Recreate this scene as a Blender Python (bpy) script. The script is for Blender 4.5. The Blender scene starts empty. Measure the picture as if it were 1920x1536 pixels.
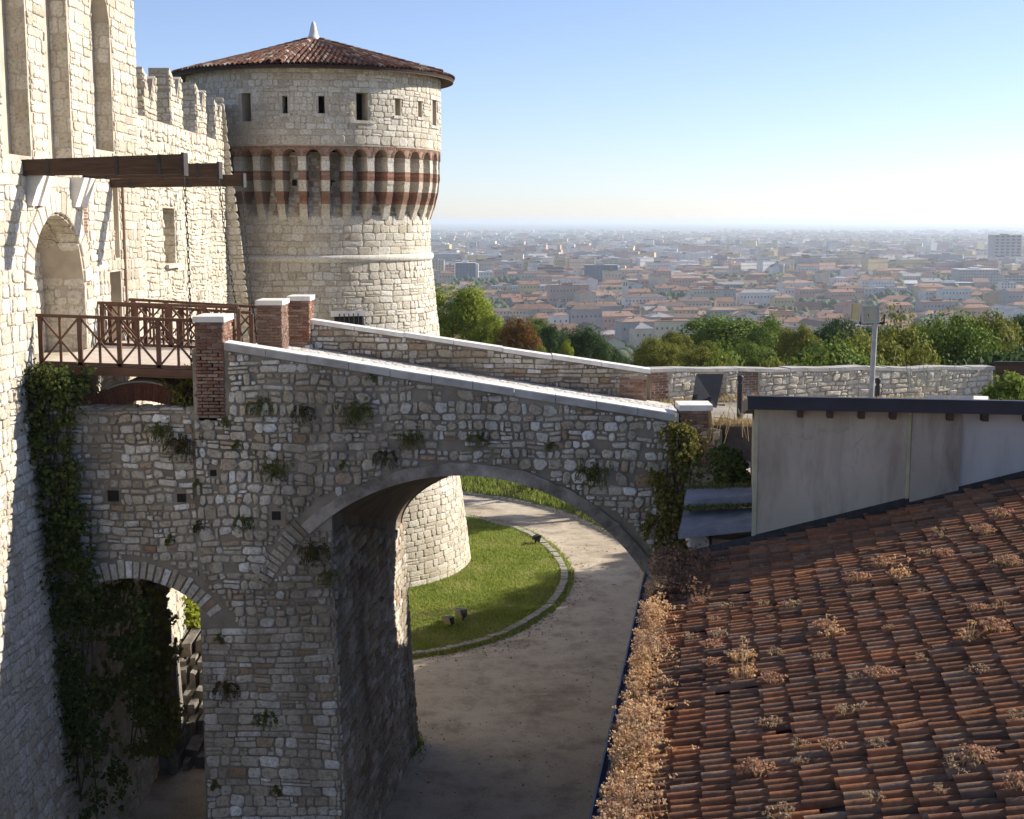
import bpy, math, random
import numpy as np
from mathutils import Vector, noise
R = math.radians
random.seed(7); rng = np.random.default_rng(7)
scene = bpy.context.scene
C = scene.collection
# ------------------------------------------------------------------ camera, world, sun, exposure
FPX = 2600.0; PITCH = math.atan(356 / FPX)
cd = bpy.data.cameras.new("camera"); cam = bpy.data.objects.new("camera", cd); C.objects.link(cam)
cd.sensor_width = 36; cd.lens = FPX / 1920 * 36; cd.clip_start = 0.5; cd.clip_end = 200000
cam.location = (0, 0, 0); cam.rotation_euler = (math.pi / 2 - PITCH, 0, 0)
scene.camera = cam
SUN_EL, SUN_AZ = 28.0, 21.0      # azimuth measured from +X (right) towards +Y (away)
w = bpy.data.worlds.new("World"); scene.world = w; w.use_nodes = True
nt = w.node_tree; sky = nt.nodes.new("ShaderNodeTexSky"); sky.sky_type = 'NISHITA'; sky.sun_disc = False
sky.sun_elevation = R(SUN_EL); sky.sun_rotation = R(90 - SUN_AZ)
sky.air_density = 0.8; sky.dust_density = 0.25; sky.ozone_density = 4.0; sky.altitude = 200
tint = nt.nodes.new("ShaderNodeMix"); tint.data_type = 'RGBA'; tint.blend_type = 'MULTIPLY'; tint.inputs[0].default_value = 1.0
tint.inputs[7].default_value = (1.04, 0.95, 1.02, 1); nt.links.new(sky.outputs[0], tint.inputs[6]); hs = nt.nodes.new("ShaderNodeHueSaturation"); hs.inputs["Saturation"].default_value = 0.9; nt.links.new(tint.outputs[2], hs.inputs["Color"]); nt.links.new(hs.outputs[0], nt.nodes["Background"].inputs[0]); nt.nodes["Background"].inputs[1].default_value = 0.098
sl = bpy.data.lights.new("sun", 'SUN'); so = bpy.data.objects.new("sun", sl); C.objects.link(so)
sl.energy = 5.0; sl.angle = R(0.55); sl.color = (1.0, 0.925, 0.815)
sd = Vector((math.cos(R(SUN_EL)) * math.cos(R(SUN_AZ)), math.cos(R(SUN_EL)) * math.sin(R(SUN_AZ)), math.sin(R(SUN_EL))))
so.rotation_euler = sd.to_track_quat('Z', 'Y').to_euler(); so.location = (30, 10, 30)
scene.view_settings.view_transform = 'Standard'; scene.view_settings.look = 'None'
scene.view_settings.exposure = 0.78; scene.view_settings.gamma = 1
scene.cycles.max_bounces = 6; scene.cycles.diffuse_bounces = 4; scene.cycles.volume_bounces = 1
scene.cycles.transparent_max_bounces = 8
# ------------------------------------------------------------------ helpers
_c, _s = math.cos(PITCH), math.sin(PITCH)
def at(px, py, Y):
    dx = (px - 960) / FPX; dy = (768 - py) / FPX
    k = Y / (_c + dy * _s)
    return Vector((dx * k, Y, (-_s + dy * _c) * k))
def atz(px, py, Z):
    dx = (px - 960) / FPX; dy = (768 - py) / FPX
    k = Z / (-_s + dy * _c)
    return Vector((dx * k, (_c + dy * _s) * k, Z))
def proj(p):
    wv = p[1] * _c - p[2] * _s; vv = p[1] * _s + p[2] * _c
    return 960 + FPX * p[0] / wv, 768 - FPX * vv / wv
U = random.uniform
def tag(o, label=None, cat=None, group=None, kind=None):
    if label: o['label'] = label
    if cat: o['category'] = cat
    if group: o['group'] = group
    if kind: o['kind'] = kind
    return o
def empty(name, loc, label, cat, group=None, rz=0.0):
    o = bpy.data.objects.new(name, None); C.objects.link(o); o.location = loc; o.rotation_euler = (0, 0, rz)
    o.empty_display_size = 0.3
    return tag(o, label, cat, group)
def copy_tree(o, parent=None):
    c = o.copy(); C.objects.link(c)
    if parent: c.parent = parent
    for ch in o.children: copy_tree(ch, c)
    return c
class MB:
    def __init__(s): s.v = []; s.f = []; s.m = []
    def add(s, vs, fs, m=0):
        b = len(s.v); s.v += [tuple(p) for p in vs]; s.f += [tuple(i + b for i in f) for f in fs]; s.m += [m] * len(fs)
    def poly(s, vs, m=0): s.add(vs, [tuple(range(len(vs)))], m)
    def box(s, x0, x1, y0, y1, z0, z1, m=0):
        s.hexa([(x0, y0, z0), (x1, y0, z0), (x1, y1, z0), (x0, y1, z0)], [(x0, y0, z1), (x1, y0, z1), (x1, y1, z1), (x0, y1, z1)], m)
    def hexa(s, b, t, m=0):
        s.add(list(b) + list(t), [(3, 2, 1, 0), (4, 5, 6, 7), (0, 1, 5, 4), (1, 2, 6, 5), (2, 3, 7, 6), (3, 0, 4, 7)], m)
    def bar(s, p, q, wd, ht, m=0, up=(0, 0, 1)):
        p, q = Vector(p), Vector(q); d = (q - p).normalized(); up = Vector(up)
        if abs(d.dot(up)) > 0.95: up = Vector((0, 1, 0))
        a = d.cross(up).normalized() * wd / 2; b = d.cross(a).normalized() * ht / 2
        s.hexa([p - a - b, p + a - b, p + a + b, p - a + b], [q - a - b, q + a - b, q + a + b, q - a + b], m)
    def tube(s, pts, r, n=8, m=0, cap=True):
        pts = [Vector(p) for p in pts]; vs = []
        rs = r if isinstance(r, (list, tuple)) else [r] * len(pts)
        for i, p in enumerate(pts):
            d = (pts[min(i + 1, len(pts) - 1)] - pts[max(i - 1, 0)]).normalized()
            up = Vector((0, 0, 1)) if abs(d.z) < 0.9 else Vector((1, 0, 0))
            a = d.cross(up).normalized(); b = d.cross(a)
            vs += [p + (a * math.cos(2 * math.pi * k / n) + b * math.sin(2 * math.pi * k / n)) * rs[i] for k in range(n)]
        fs = [(i * n + k, i * n + (k + 1) % n, (i + 1) * n + (k + 1) % n, (i + 1) * n + k) for i in range(len(pts) - 1) for k in range(n)]
        if cap: fs += [tuple(range(n))[::-1], tuple((len(pts) - 1) * n + k for k in range(n))]
        s.add(vs, fs, m)
    def lathe(s, prof, cx, cy, n=24, m=0, a0=0.0, a1=2 * math.pi):
        full = abs(a1 - a0 - 2 * math.pi) < 1e-6; k = n if full else n + 1
        vs = [(cx + r * math.sin(a0 + (a1 - a0) * j / n), cy - r * math.cos(a0 + (a1 - a0) * j / n), z) for r, z in prof for j in range(k)]
        fs = [(i * k + j, i * k + (j + 1) % k, (i + 1) * k + (j + 1) % k, (i + 1) * k + j) for i in range(len(prof) - 1) for j in range(n)]
        s.add(vs, fs, m)
    def prism(s, pts, y0, y1, m=0):      # polygon in XZ extruded along Y
        n = len(pts); vs = [(x, y0, z) for x, z in pts] + [(x, y1, z) for x, z in pts]
        s.add(vs, [tuple(range(n)), tuple(range(2 * n - 1, n - 1, -1))] + [(i, (i + 1) % n, n + (i + 1) % n, n + i) for i in range(n)], m)
    def build(s, name, mats, parent=None, smooth=False):
        me = bpy.data.meshes.new(name); me.from_pydata(s.v, [], s.f)
        for mt in (mats if isinstance(mats, (list, tuple)) else [mats]): me.materials.append(mt)
        me.polygons.foreach_set("material_index", s.m)
        if smooth: me.polygons.foreach_set("use_smooth", [True] * len(s.f))
        me.update()
        if smooth == 'angle': me.set_sharp_from_angle(angle=R(48))
        o = bpy.data.objects.new(name, me); C.objects.link(o)
        if parent:
            o.parent = parent
            bpy.context.view_layer.update() if False else None
            o.matrix_parent_inverse = (mat_of(parent)).inverted()
        return o
def mat_of(o):
    from mathutils import Matrix
    m = Matrix.LocRotScale(o.location, o.rotation_euler, o.scale)
    return (mat_of(o.parent) @ o.matrix_parent_inverse @ m) if o.parent else m
def np_mesh(name, V, F, mats, midx=None, parent=None, smooth=False):   # F: (n,k) int array
    me = bpy.data.meshes.new(name); k = F.shape[1]
    me.vertices.add(len(V)); me.vertices.foreach_set("co", V.astype(np.float32).ravel())
    me.loops.add(F.size); me.loops.foreach_set("vertex_index", F.astype(np.int32).ravel())
    me.polygons.add(len(F)); me.polygons.foreach_set("loop_start", np.arange(0, F.size, k, dtype=np.int32))
    me.polygons.foreach_set("loop_total", np.full(len(F), k, np.int32))
    for mt in (mats if isinstance(mats, (list, tuple)) else [mats]): me.materials.append(mt)
    if midx is not None: me.polygons.foreach_set("material_index", midx.astype(np.int32))
    if smooth: me.polygons.foreach_set("use_smooth", np.ones(len(F), bool))
    me.update(calc_edges=True); me.validate()
    o = bpy.data.objects.new(name, me); C.objects.link(o)
    if parent: o.parent = parent; o.matrix_parent_inverse = mat_of(parent).inverted()
    return o
def leaf_arrays(pos, size, upbias=0.3, aspect=1.5, nrm=None, nb=0.0):
    n = len(pos); a = rng.normal(size=(n, 3)); a /= np.linalg.norm(a, axis=1)[:, None]
    b = rng.normal(size=(n, 3)); b[:, 2] += upbias
    if nrm is not None: b = b * (1 - nb) + nrm * nb * 1.8
    b /= np.linalg.norm(b, axis=1)[:, None]
    t = np.cross(a, b); t /= np.linalg.norm(t, axis=1)[:, None] + 1e-9
    q = np.cross(b, t); s = (size * rng.uniform(0.6, 1.35, n))[:, None]
    V = np.empty((n, 4, 3)); V[:, 0] = pos - t * s * aspect / 2; V[:, 1] = pos + q * s * 0.5 + b * s * 0.12; V[:, 2] = pos + t * s * aspect / 2; V[:, 3] = pos - q * s * 0.5 + b * s * 0.12
    return V.reshape(-1, 3), np.arange(n * 4).reshape(n, 4)
# ------------------------------------------------------------------ materials
def mat(name):
    m = bpy.data.materials.new(name); m.use_nodes = True
    return m, m.node_tree.nodes, m.node_tree.links, m.node_tree.nodes["Principled BSDF"]
def ramp(N, cols, const=False):
    r = N.new("ShaderNodeValToRGB"); e = r.color_ramp.elements; n = len(cols)
    r.color_ramp.interpolation = 'CONSTANT' if const else 'LINEAR'
    while len(e) < n: e.new(0.5)
    for i, c in enumerate(cols):
        p, c = (c[0], c[1]) if len(c) == 2 else (i / n if const else i / max(1, n - 1), c)
        e[i].position = p; e[i].color = (*c, 1)
    return r
def tex(N, L, scale, detail=4, rough=0.6, vec=None, dist=0.0):
    t = N.new("ShaderNodeTexNoise"); t.inputs["Scale"].default_value = scale; t.inputs["Detail"].default_value = detail
    t.inputs["Roughness"].default_value = rough; t.inputs["Distortion"].default_value = dist
    if vec is not None: L.new(vec, t.inputs["Vector"])
    return t
def mix(N, L, fac, a, b, mode='MIX'):
    m = N.new("ShaderNodeMix"); m.data_type = 'RGBA'; m.blend_type = mode
    for s, v in ((m.inputs[0], fac), (m.inputs[6], a), (m.inputs[7], b)):
        if hasattr(v, 'node'): L.new(v, s)
        elif isinstance(v, tuple): s.default_value = (*v, 1)
        else: s.default_value = v
    return m.outputs[2]
def bump(N, L, B, h, strength, dist=0.02):
    b = N.new("ShaderNodeBump"); b.inputs["Strength"].default_value = strength; b.inputs["Distance"].default_value = dist
    L.new(h, b.inputs["Height"]); L.new(b.outputs[0], B.inputs["Normal"])
def stone_mat(name, cols, dirt=(0.10, 0.09, 0.075), damt=0.5, big=0.35, fine=14.0, bs=0.6, rough=0.9, vstreak=False):
    m, N, L, B = mat(name)
    g = N.new("ShaderNodeNewGeometry"); tc = N.new("ShaderNodeTexCoord")
    r = ramp(N, cols); L.new(g.outputs["Random Per Island"], r.inputs[0])
    n1 = tex(N, L, fine, 5, 0.65, tc.outputs["Object"]); r1 = ramp(N, [(0.33, (0.42, 0.40, 0.37)), (0.47, (0.86, 0.85, 0.83)), (0.7, (1.12, 1.12, 1.12))]); L.new(n1.outputs[0], r1.inputs[0])
    c = mix(N, L, 0.85, r.outputs[0], r1.outputs[0], 'MULTIPLY')
    n5 = tex(N, L, 38, 3, 0.6, tc.outputs["Object"]); r5 = ramp(N, [(0.30, (0.45, 0.42, 0.38)), (0.42, (1, 1, 1))]); L.new(n5.outputs[0], r5.inputs[0]); c = mix(N, L, 0.6, c, r5.outputs[0], 'MULTIPLY')
    vec = tc.outputs["Object"]
    if vstreak:
        mp = N.new("ShaderNodeMapping"); mp.inputs["Scale"].default_value = (1, 1, 0.3); L.new(vec, mp.inputs[0]); vec = mp.outputs[0]
    n2 = tex(N, L, big, 6, 0.65, vec); r2 = ramp(N, [(0.44, (0, 0, 0)), (0.66, (damt,) * 3)]); L.new(n2.outputs[0], r2.inputs[0])
    c = mix(N, L, r2.outputs[0], c, dirt)
    n3 = tex(N, L, 3.0, 5, 0.7, tc.outputs["Object"]); r3 = ramp(N, [(0.55, (0, 0, 0)), (0.75, (damt * 0.7,) * 3)]); L.new(n3.outputs[0], r3.inputs[0])
    c = mix(N, L, r3.outputs[0], c, dirt)
    L.new(c, B.inputs["Base Color"]); B.inputs["Roughness"].default_value = rough; B.inputs["Specular IOR Level"].default_value = 0.2
    n4 = tex(N, L, fine * 1.3, 6, 0.7, tc.outputs["Object"]); bump(N, L, B, n4.outputs[0], bs, 0.05)
    return m
def plain_mat(name, a, b, scale=3.0, bs=0.2, rough=0.85, detail=5, spec=0.3, metal=0.0, bscale=None, lo=0.35, hi=0.65, bd=0.02):
    m, N, L, B = mat(name); tc = N.new("ShaderNodeTexCoord")
    n1 = tex(N, L, scale, detail, 0.65, tc.outputs["Object"]); r = ramp(N, [(lo, a), (hi, b)]); L.new(n1.outputs[0], r.inputs[0])
    L.new(r.outputs[0], B.inputs["Base Color"]); B.inputs["Roughness"].default_value = rough
    B.inputs["Specular IOR Level"].default_value = spec; B.inputs["Metallic"].default_value = metal
    n2 = tex(N, L, bscale or scale * 6, 5, 0.7, tc.outputs["Object"]); bump(N, L, B, n2.outputs[0], bs, bd)
    return m
def leaf_mat(name, cols, trans=0.35, big=0.5):
    m, N, L, B = mat(name); g = N.new("ShaderNodeNewGeometry"); tc = N.new("ShaderNodeTexCoord")
    r = ramp(N, cols); n = tex(N, L, big, 3, 0.6, tc.outputs["Object"])
    ad = N.new("ShaderNodeMath"); ad.operation = 'MULTIPLY_ADD'; L.new(g.outputs["Random Per Island"], ad.inputs[0]); ad.inputs[1].default_value = 0.55
    sc = N.new("ShaderNodeMath"); sc.operation = 'MULTIPLY_ADD'; L.new(n.outputs[0], sc.inputs[0]); sc.inputs[1].default_value = 1.1; sc.inputs[2].default_value = -0.32
    L.new(sc.outputs[0], ad.inputs[2]); L.new(ad.outputs[0], r.inputs[0])
    L.new(r.outputs[0], B.inputs["Base Color"]); B.inputs["Roughness"].default_value = 0.7; B.inputs["Specular IOR Level"].default_value = 0.1
    t = N.new("ShaderNodeBsdfTranslucent"); L.new(r.outputs[0], t.inputs[0]); ms = N.new("ShaderNodeMixShader"); ms.inputs[0].default_value = trans
    L.new(B.outputs[0], ms.inputs[1]); L.new(t.outputs[0], ms.inputs[2]); L.new(ms.outputs[0], N["Material Output"].inputs[0])
    return m
M = {}
M['ashlar'] = stone_mat("pale limestone", [(0.55, 0.50, 0.40), (0.67, 0.62, 0.52), (0.74, 0.70, 0.61), (0.61, 0.56, 0.46), (0.78, 0.75, 0.67), (0.67, 0.61, 0.49), (0.51, 0.46, 0.37), (0.71, 0.67, 0.58)], damt=0.45, dirt=(0.25, 0.205, 0.14), vstreak=True)
M['brick_tower'] = stone_mat("weathered tower brick", [(0.27, 0.135, 0.088), (0.35, 0.185, 0.125), (0.23, 0.12, 0.085), (0.42, 0.265, 0.19), (0.31, 0.155, 0.10)], damt=0.7, dirt=(0.24, 0.185, 0.14), fine=12)
M['brick_red'] = stone_mat("bright red brick", [(0.36, 0.13, 0.075), (0.44, 0.17, 0.10), (0.40, 0.20, 0.13), (0.33, 0.11, 0.07)], damt=0.35, dirt=(0.2, 0.12, 0.09), fine=20)
M['rubble'] = stone_mat("limestone rubble", [(0.56, 0.50, 0.39), (0.68, 0.62, 0.50), (0.62, 0.57, 0.47), (0.74, 0.69, 0.59)], damt=0.32, dirt=(0.27, 0.23, 0.165))
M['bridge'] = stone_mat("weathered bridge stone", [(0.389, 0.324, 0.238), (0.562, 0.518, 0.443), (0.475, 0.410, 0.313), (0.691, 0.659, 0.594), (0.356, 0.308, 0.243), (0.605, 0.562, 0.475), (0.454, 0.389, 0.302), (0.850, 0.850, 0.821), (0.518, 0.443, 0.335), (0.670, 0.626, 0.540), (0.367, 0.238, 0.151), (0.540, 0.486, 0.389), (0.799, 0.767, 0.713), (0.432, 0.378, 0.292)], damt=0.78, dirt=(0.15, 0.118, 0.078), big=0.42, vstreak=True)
M['mortar'] = plain_mat("pale mortar", (0.37, 0.32, 0.245), (0.52, 0.46, 0.37), 1.2, 0.5, bscale=18)
M['mortar_dark'] = plain_mat("grey lime mortar", (0.15, 0.125, 0.095), (0.30, 0.26, 0.205), 0.9, 0.7, bscale=16)
M['brick'] = stone_mat("red brick", [(0.19, 0.085, 0.058), (0.26, 0.125, 0.085), (0.33, 0.185, 0.125), (0.22, 0.11, 0.085), (0.40, 0.29, 0.22), (0.17, 0.11, 0.09)], damt=0.8, dirt=(0.16, 0.125, 0.10), fine=20)
M['brick_mortar'] = plain_mat("brick mortar", (0.26, 0.17, 0.12), (0.36, 0.26, 0.2), 3, 0.4)
M['coping'] = plain_mat("white coping stone", (0.60, 0.57, 0.52), (0.76, 0.74, 0.70), 2.5, 0.25, bscale=20)
M['coping_edge'] = plain_mat("grey coping edge", (0.30, 0.28, 0.25), (0.46, 0.44, 0.41), 2.0, 0.3)  # greyer than the coping tops, for the near coping's front faces
M['cobble'] = stone_mat("deck cobbles", [(0.55, 0.53, 0.48), (0.70, 0.68, 0.64), (0.62, 0.60, 0.55)], damt=0.2, dirt=(0.35, 0.32, 0.27))
M['plaster_ring'] = plain_mat("grey arch render", (0.14, 0.12, 0.098), (0.48, 0.43, 0.37), 1.3, 0.9, lo=0.38, hi=0.7, detail=9, bscale=9, bd=0.05)
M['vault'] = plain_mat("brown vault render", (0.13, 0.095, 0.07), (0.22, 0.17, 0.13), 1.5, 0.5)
M['rust'] = plain_mat("rust brown painted steel", (0.10, 0.047, 0.027), (0.145, 0.07, 0.04), 4, 0.1, rough=0.55)
def wood(name, a, b):
    m, N, L, B = mat(name); tc = N.new("ShaderNodeTexCoord"); mp = N.new("ShaderNodeMapping"); mp.inputs["Scale"].default_value = (0.7, 9, 9); L.new(tc.outputs["Object"], mp.inputs[0])
    n = tex(N, L, 2.0, 7, 0.7, mp.outputs[0], 0.5); r = ramp(N, [(0.3, a), (0.55, b), (0.75, tuple(x * 1.7 for x in b))]); L.new(n.outputs[0], r.inputs[0]); L.new(r.outputs[0], B.inputs["Base Color"]); B.inputs["Roughness"].default_value = 0.8; B.inputs["Specular IOR Level"].default_value = 0.2
    bump(N, L, B, n.outputs[0], 0.6, 0.03); return m
M['timber'] = wood("dark brown timber", (0.045, 0.027, 0.017), (0.085, 0.052, 0.034))
M['planks'] = plain_mat("pale deck planks", (0.50, 0.42, 0.35), (0.60, 0.52, 0.44), 5, 0.1)
M['iron'] = plain_mat("dark iron", (0.03, 0.027, 0.025), (0.06, 0.05, 0.045), 8, 0.2, rough=0.6, metal=0.3)
M['charcoal'] = plain_mat("charcoal painted metal", (0.020, 0.021, 0.024), (0.034, 0.035, 0.039), 3, 0.05, rough=0.6)
M['fascia'] = plain_mat("dark navy sheet metal", (0.020, 0.021, 0.030), (0.034, 0.035, 0.046), 2, 0.05, rough=0.45)
M['gutter'] = plain_mat("dark blue gutter metal", (0.022, 0.035, 0.075), (0.035, 0.05, 0.10), 3, 0.05, rough=0.4)
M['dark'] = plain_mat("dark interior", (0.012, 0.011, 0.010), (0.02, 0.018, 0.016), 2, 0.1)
M['sand'] = None
# more materials with their own node trees
def road_material():
    m, N, L, B = mat("compacted gravel"); tc = N.new("ShaderNodeTexCoord"); v = tc.outputs["Object"]
    n = tex(N, L, 0.22, 6, 0.6, v); r = ramp(N, [(0.3, (0.43, 0.36, 0.27)), (0.7, (0.56, 0.49, 0.385))]); L.new(n.outputs[0], r.inputs[0])
    n2 = tex(N, L, 0.40, 6, 0.6, v, 0.15); r2 = ramp(N, [(0.56, (0, 0, 0)), (0.70, (0.6,) * 3)]); L.new(n2.outputs[0], r2.inputs[0])
    c = mix(N, L, r2.outputs[0], r.outputs[0], (0.19, 0.15, 0.115))
    n3 = tex(N, L, 22, 6, 0.75, v); r3 = ramp(N, [(0.3, (0.62, 0.6, 0.58)), (0.5, (0.98, 0.98, 0.98)), (0.72, (1.25, 1.25, 1.25))]); L.new(n3.outputs[0], r3.inputs[0])
    c = mix(N, L, 0.85, c, r3.outputs[0], 'MULTIPLY')
    n6 = tex(N, L, 1.1, 8, 0.72, v, 0.1); r6 = ramp(N, [(0.36, (0.70, 0.68, 0.66)), (0.52, (1, 1, 1)), (0.68, (1.15, 1.13, 1.1))]); L.new(n6.outputs[0], r6.inputs[0]); c = mix(N, L, 0.9, c, r6.outputs[0], 'MULTIPLY')
    vo = N.new("ShaderNodeTexVoronoi"); vo.inputs["Scale"].default_value = 5.5; L.new(v, vo.inputs["Vector"]); rv = ramp(N, [(0.045, (1, 1, 1)), (0.075, (0, 0, 0))]); L.new(vo.outputs["Distance"], rv.inputs[0]); c = mix(N, L, rv.outputs[0], c, (0.55, 0.50, 0.43))
    L.new(c, B.inputs["Base Color"]); B.inputs["Roughness"].default_value = 0.95; B.inputs["Specular IOR Level"].default_value = 0.1
    bump(N, L, B, n3.outputs[0], 0.35, 0.02); return m
M['sand'] = road_material()
def plaster_material(name, a, b, stain, amt):
    m, N, L, B = mat(name); tc = N.new("ShaderNodeTexCoord"); v = tc.outputs["Object"]
    n = tex(N, L, 0.9, 6, 0.6, v); r = ramp(N, [(0.3, a), (0.7, b)]); L.new(n.outputs[0], r.inputs[0])
    mp = N.new("ShaderNodeMapping"); mp.inputs["Scale"].default_value = (2.2, 2.2, 0.45); L.new(v, mp.inputs[0])
    n2 = tex(N, L, 1.0, 6, 0.65, mp.outputs[0], 0.4); r2 = ramp(N, [(0.47, (0, 0, 0)), (0.68, (amt,) * 3)]); L.new(n2.outputs[0], r2.inputs[0])
    c = mix(N, L, r2.outputs[0], r.outputs[0], stain)
    vc = N.new("ShaderNodeTexVoronoi"); vc.feature = 'DISTANCE_TO_EDGE'; vc.inputs["Scale"].default_value = 0.75; nw = tex(N, L, 2.2, 4, 0.6, v); wv = N.new("ShaderNodeVectorMath"); wv.operation = 'MULTIPLY_ADD'; L.new(nw.outputs[1], wv.inputs[0]); wv.inputs[1].default_value = (0.5, 0.5, 0.5); L.new(v, wv.inputs[2]); L.new(wv.outputs[0], vc.inputs["Vector"])
    rc = ramp(N, [(0.002, (1, 1, 1)), (0.006, (0, 0, 0))]); L.new(vc.outputs["Distance"], rc.inputs[0]); nm = tex(N, L, 0.7, 2, 0.5, v); rm = ramp(N, [(0.52, (0, 0, 0)), (0.60, (0.32,) * 3)]); L.new(nm.outputs[0], rm.inputs[0]); ck = mix(N, L, 1.0, rc.outputs[0], rm.outputs[0], 'MULTIPLY'); c = mix(N, L, ck, c, (0.09, 0.075, 0.06))
    n3 = tex(N, L, 25, 4, 0.7, v); L.new(c, B.inputs["Base Color"]); B.inputs["Roughness"].default_value = 0.92; B.inputs["Specular IOR Level"].default_value = 0.15
    bump(N, L, B, n3.outputs[0], 0.2, 0.01); return m
M['plaster'] = plaster_material("grey beige plaster", (0.43, 0.36, 0.27), (0.52, 0.44, 0.34), (0.27, 0.215, 0.155), 0.75)
M['plaster_stained'] = plaster_material("stained grey plaster", (0.33, 0.275, 0.21), (0.42, 0.355, 0.28), (0.16, 0.13, 0.10), 0.85)
M['plaster_white'] = plaster_material("pale plaster", (0.43, 0.405, 0.37), (0.50, 0.47, 0.43), (0.32, 0.285, 0.245), 0.6)
def tile_material(name, cols, lich=0.5):
    m, N, L, B = mat(name); g = N.new("ShaderNodeNewGeometry"); tc = N.new("ShaderNodeTexCoord"); v = tc.outputs["Object"]
    r = ramp(N, cols); L.new(g.outputs["Random Per Island"], r.inputs[0])
    n = tex(N, L, 9, 5, 0.7, v); r1 = ramp(N, [(0.3, (0.55, 0.55, 0.55)), (0.7, (1.2, 1.2, 1.2))]); L.new(n.outputs[0], r1.inputs[0])
    c = mix(N, L, 0.8, r.outputs[0], r1.outputs[0], 'MULTIPLY')
    n2 = tex(N, L, 0.8, 5, 0.7, v); r2 = ramp(N, [(0.48, (0, 0, 0)), (0.72, (0.6,) * 3)]); L.new(n2.outputs[0], r2.inputs[0])
    c = mix(N, L, r2.outputs[0], c, (0.065, 0.044, 0.033))
    n3 = tex(N, L, 5.5, 6, 0.75, v); r3 = ramp(N, [(0.60, (0, 0, 0)), (0.70, (lich,) * 3)]); L.new(n3.outputs[0], r3.inputs[0])
    c = mix(N, L, r3.outputs[0], c, (0.30, 0.29, 0.27))
    L.new(c, B.inputs["Base Color"]); B.inputs["Roughness"].default_value = 0.9; B.inputs["Specular IOR Level"].default_value = 0.1
    bump(N, L, B, n.outputs[0], 0.5, 0.02); return m
M['tile'] = tile_material("old clay roof tile", [(0.125, 0.064, 0.037), (0.228, 0.105, 0.056), (0.314, 0.136, 0.063), (0.172, 0.094, 0.056), (0.267, 0.143, 0.082), (0.376, 0.154, 0.067), (0.109, 0.064, 0.041), (0.283, 0.177, 0.112), (0.212, 0.105, 0.060), (0.275, 0.113, 0.056)], 0.7)
M['tower_tile'] = tile_material("tower roof tile", [(0.09, 0.045, 0.035), (0.16, 0.07, 0.045), (0.22, 0.10, 0.06), (0.12, 0.06, 0.045), (0.26, 0.15, 0.10), (0.10, 0.05, 0.04), (0.45, 0.38, 0.30)], 0.3)
M['pan'] = plain_mat("dark pan tile", (0.022, 0.014, 0.011), (0.05, 0.03, 0.022), 6, 0.4)
M['grass'] = leaf_mat("grass", [(0.110, 0.161, 0.027), (0.198, 0.265, 0.044), (0.275, 0.333, 0.068), (0.363, 0.380, 0.116), (0.352, 0.310, 0.126)], 0.45, 0.45)
M['soil'] = plain_mat("grassy soil", (0.22, 0.175, 0.085), (0.19, 0.22, 0.05), 0.7, 0.3)
M['ivy'] = leaf_mat("ivy leaves", [(0.034, 0.048, 0.014), (0.060, 0.086, 0.022), (0.102, 0.126, 0.034), (0.144, 0.150, 0.048)], 0.25, 0.9)
M['ivy_gold'] = leaf_mat("olive creeper leaves", [(0.083, 0.083, 0.021), (0.150, 0.143, 0.033), (0.210, 0.188, 0.053), (0.120, 0.135, 0.030)], 0.3, 0.9)
M['moss'] = leaf_mat("wall plant leaves", [(0.07, 0.085, 0.02), (0.12, 0.14, 0.03), (0.16, 0.165, 0.045), (0.17, 0.15, 0.06)], 0.3, 1.5)
M['dry'] = leaf_mat("dry stonecrop heads", [(0.40, 0.20, 0.095), (0.56, 0.32, 0.155), (0.66, 0.43, 0.22), (0.70, 0.52, 0.31), (0.52, 0.29, 0.14)], 0.35, 2.0)
M['dry_rosy'] = leaf_mat("dry rosy stonecrop heads", [(0.36, 0.19, 0.115), (0.50, 0.30, 0.19), (0.42, 0.24, 0.15)], 0.35, 2.0)
M['dry_grey'] = leaf_mat("withered grey brown heads", [(0.26, 0.18, 0.11), (0.38, 0.28, 0.18), (0.48, 0.38, 0.25)], 0.35, 2.0)
M['straw'] = leaf_mat("dry straw", [(0.30, 0.22, 0.10), (0.45, 0.34, 0.17), (0.38, 0.28, 0.14)], 0.3, 1.5)
M['bark'] = plain_mat("bark", (0.06, 0.045, 0.03), (0.12, 0.09, 0.065), 3, 0.5)
M['leaf_bright'] = leaf_mat("bright green leaves", [(0.086, 0.117, 0.014), (0.195, 0.242, 0.026), (0.296, 0.335, 0.043), (0.390, 0.406, 0.072)], 0.3, 0.35)
M['leaf_mid'] = leaf_mat("mid green leaves", [(0.063, 0.102, 0.017), (0.114, 0.171, 0.028), (0.174, 0.233, 0.038), (0.245, 0.261, 0.057)], 0.25, 0.35)
M['leaf_dark'] = leaf_mat("dark green leaves", [(0.030, 0.057, 0.020), (0.049, 0.091, 0.030), (0.083, 0.124, 0.041), (0.115, 0.146, 0.057)], 0.25, 0.35)
M['leaf_olive'] = leaf_mat("olive green leaves", [(0.092, 0.108, 0.021), (0.160, 0.170, 0.030), (0.225, 0.228, 0.036), (0.288, 0.269, 0.053)], 0.25, 0.35)
M['leaf_brown'] = leaf_mat("rust brown leaves", [(0.102, 0.054, 0.014), (0.168, 0.084, 0.022), (0.228, 0.120, 0.030), (0.132, 0.102, 0.024)], 0.25, 0.35)
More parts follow.
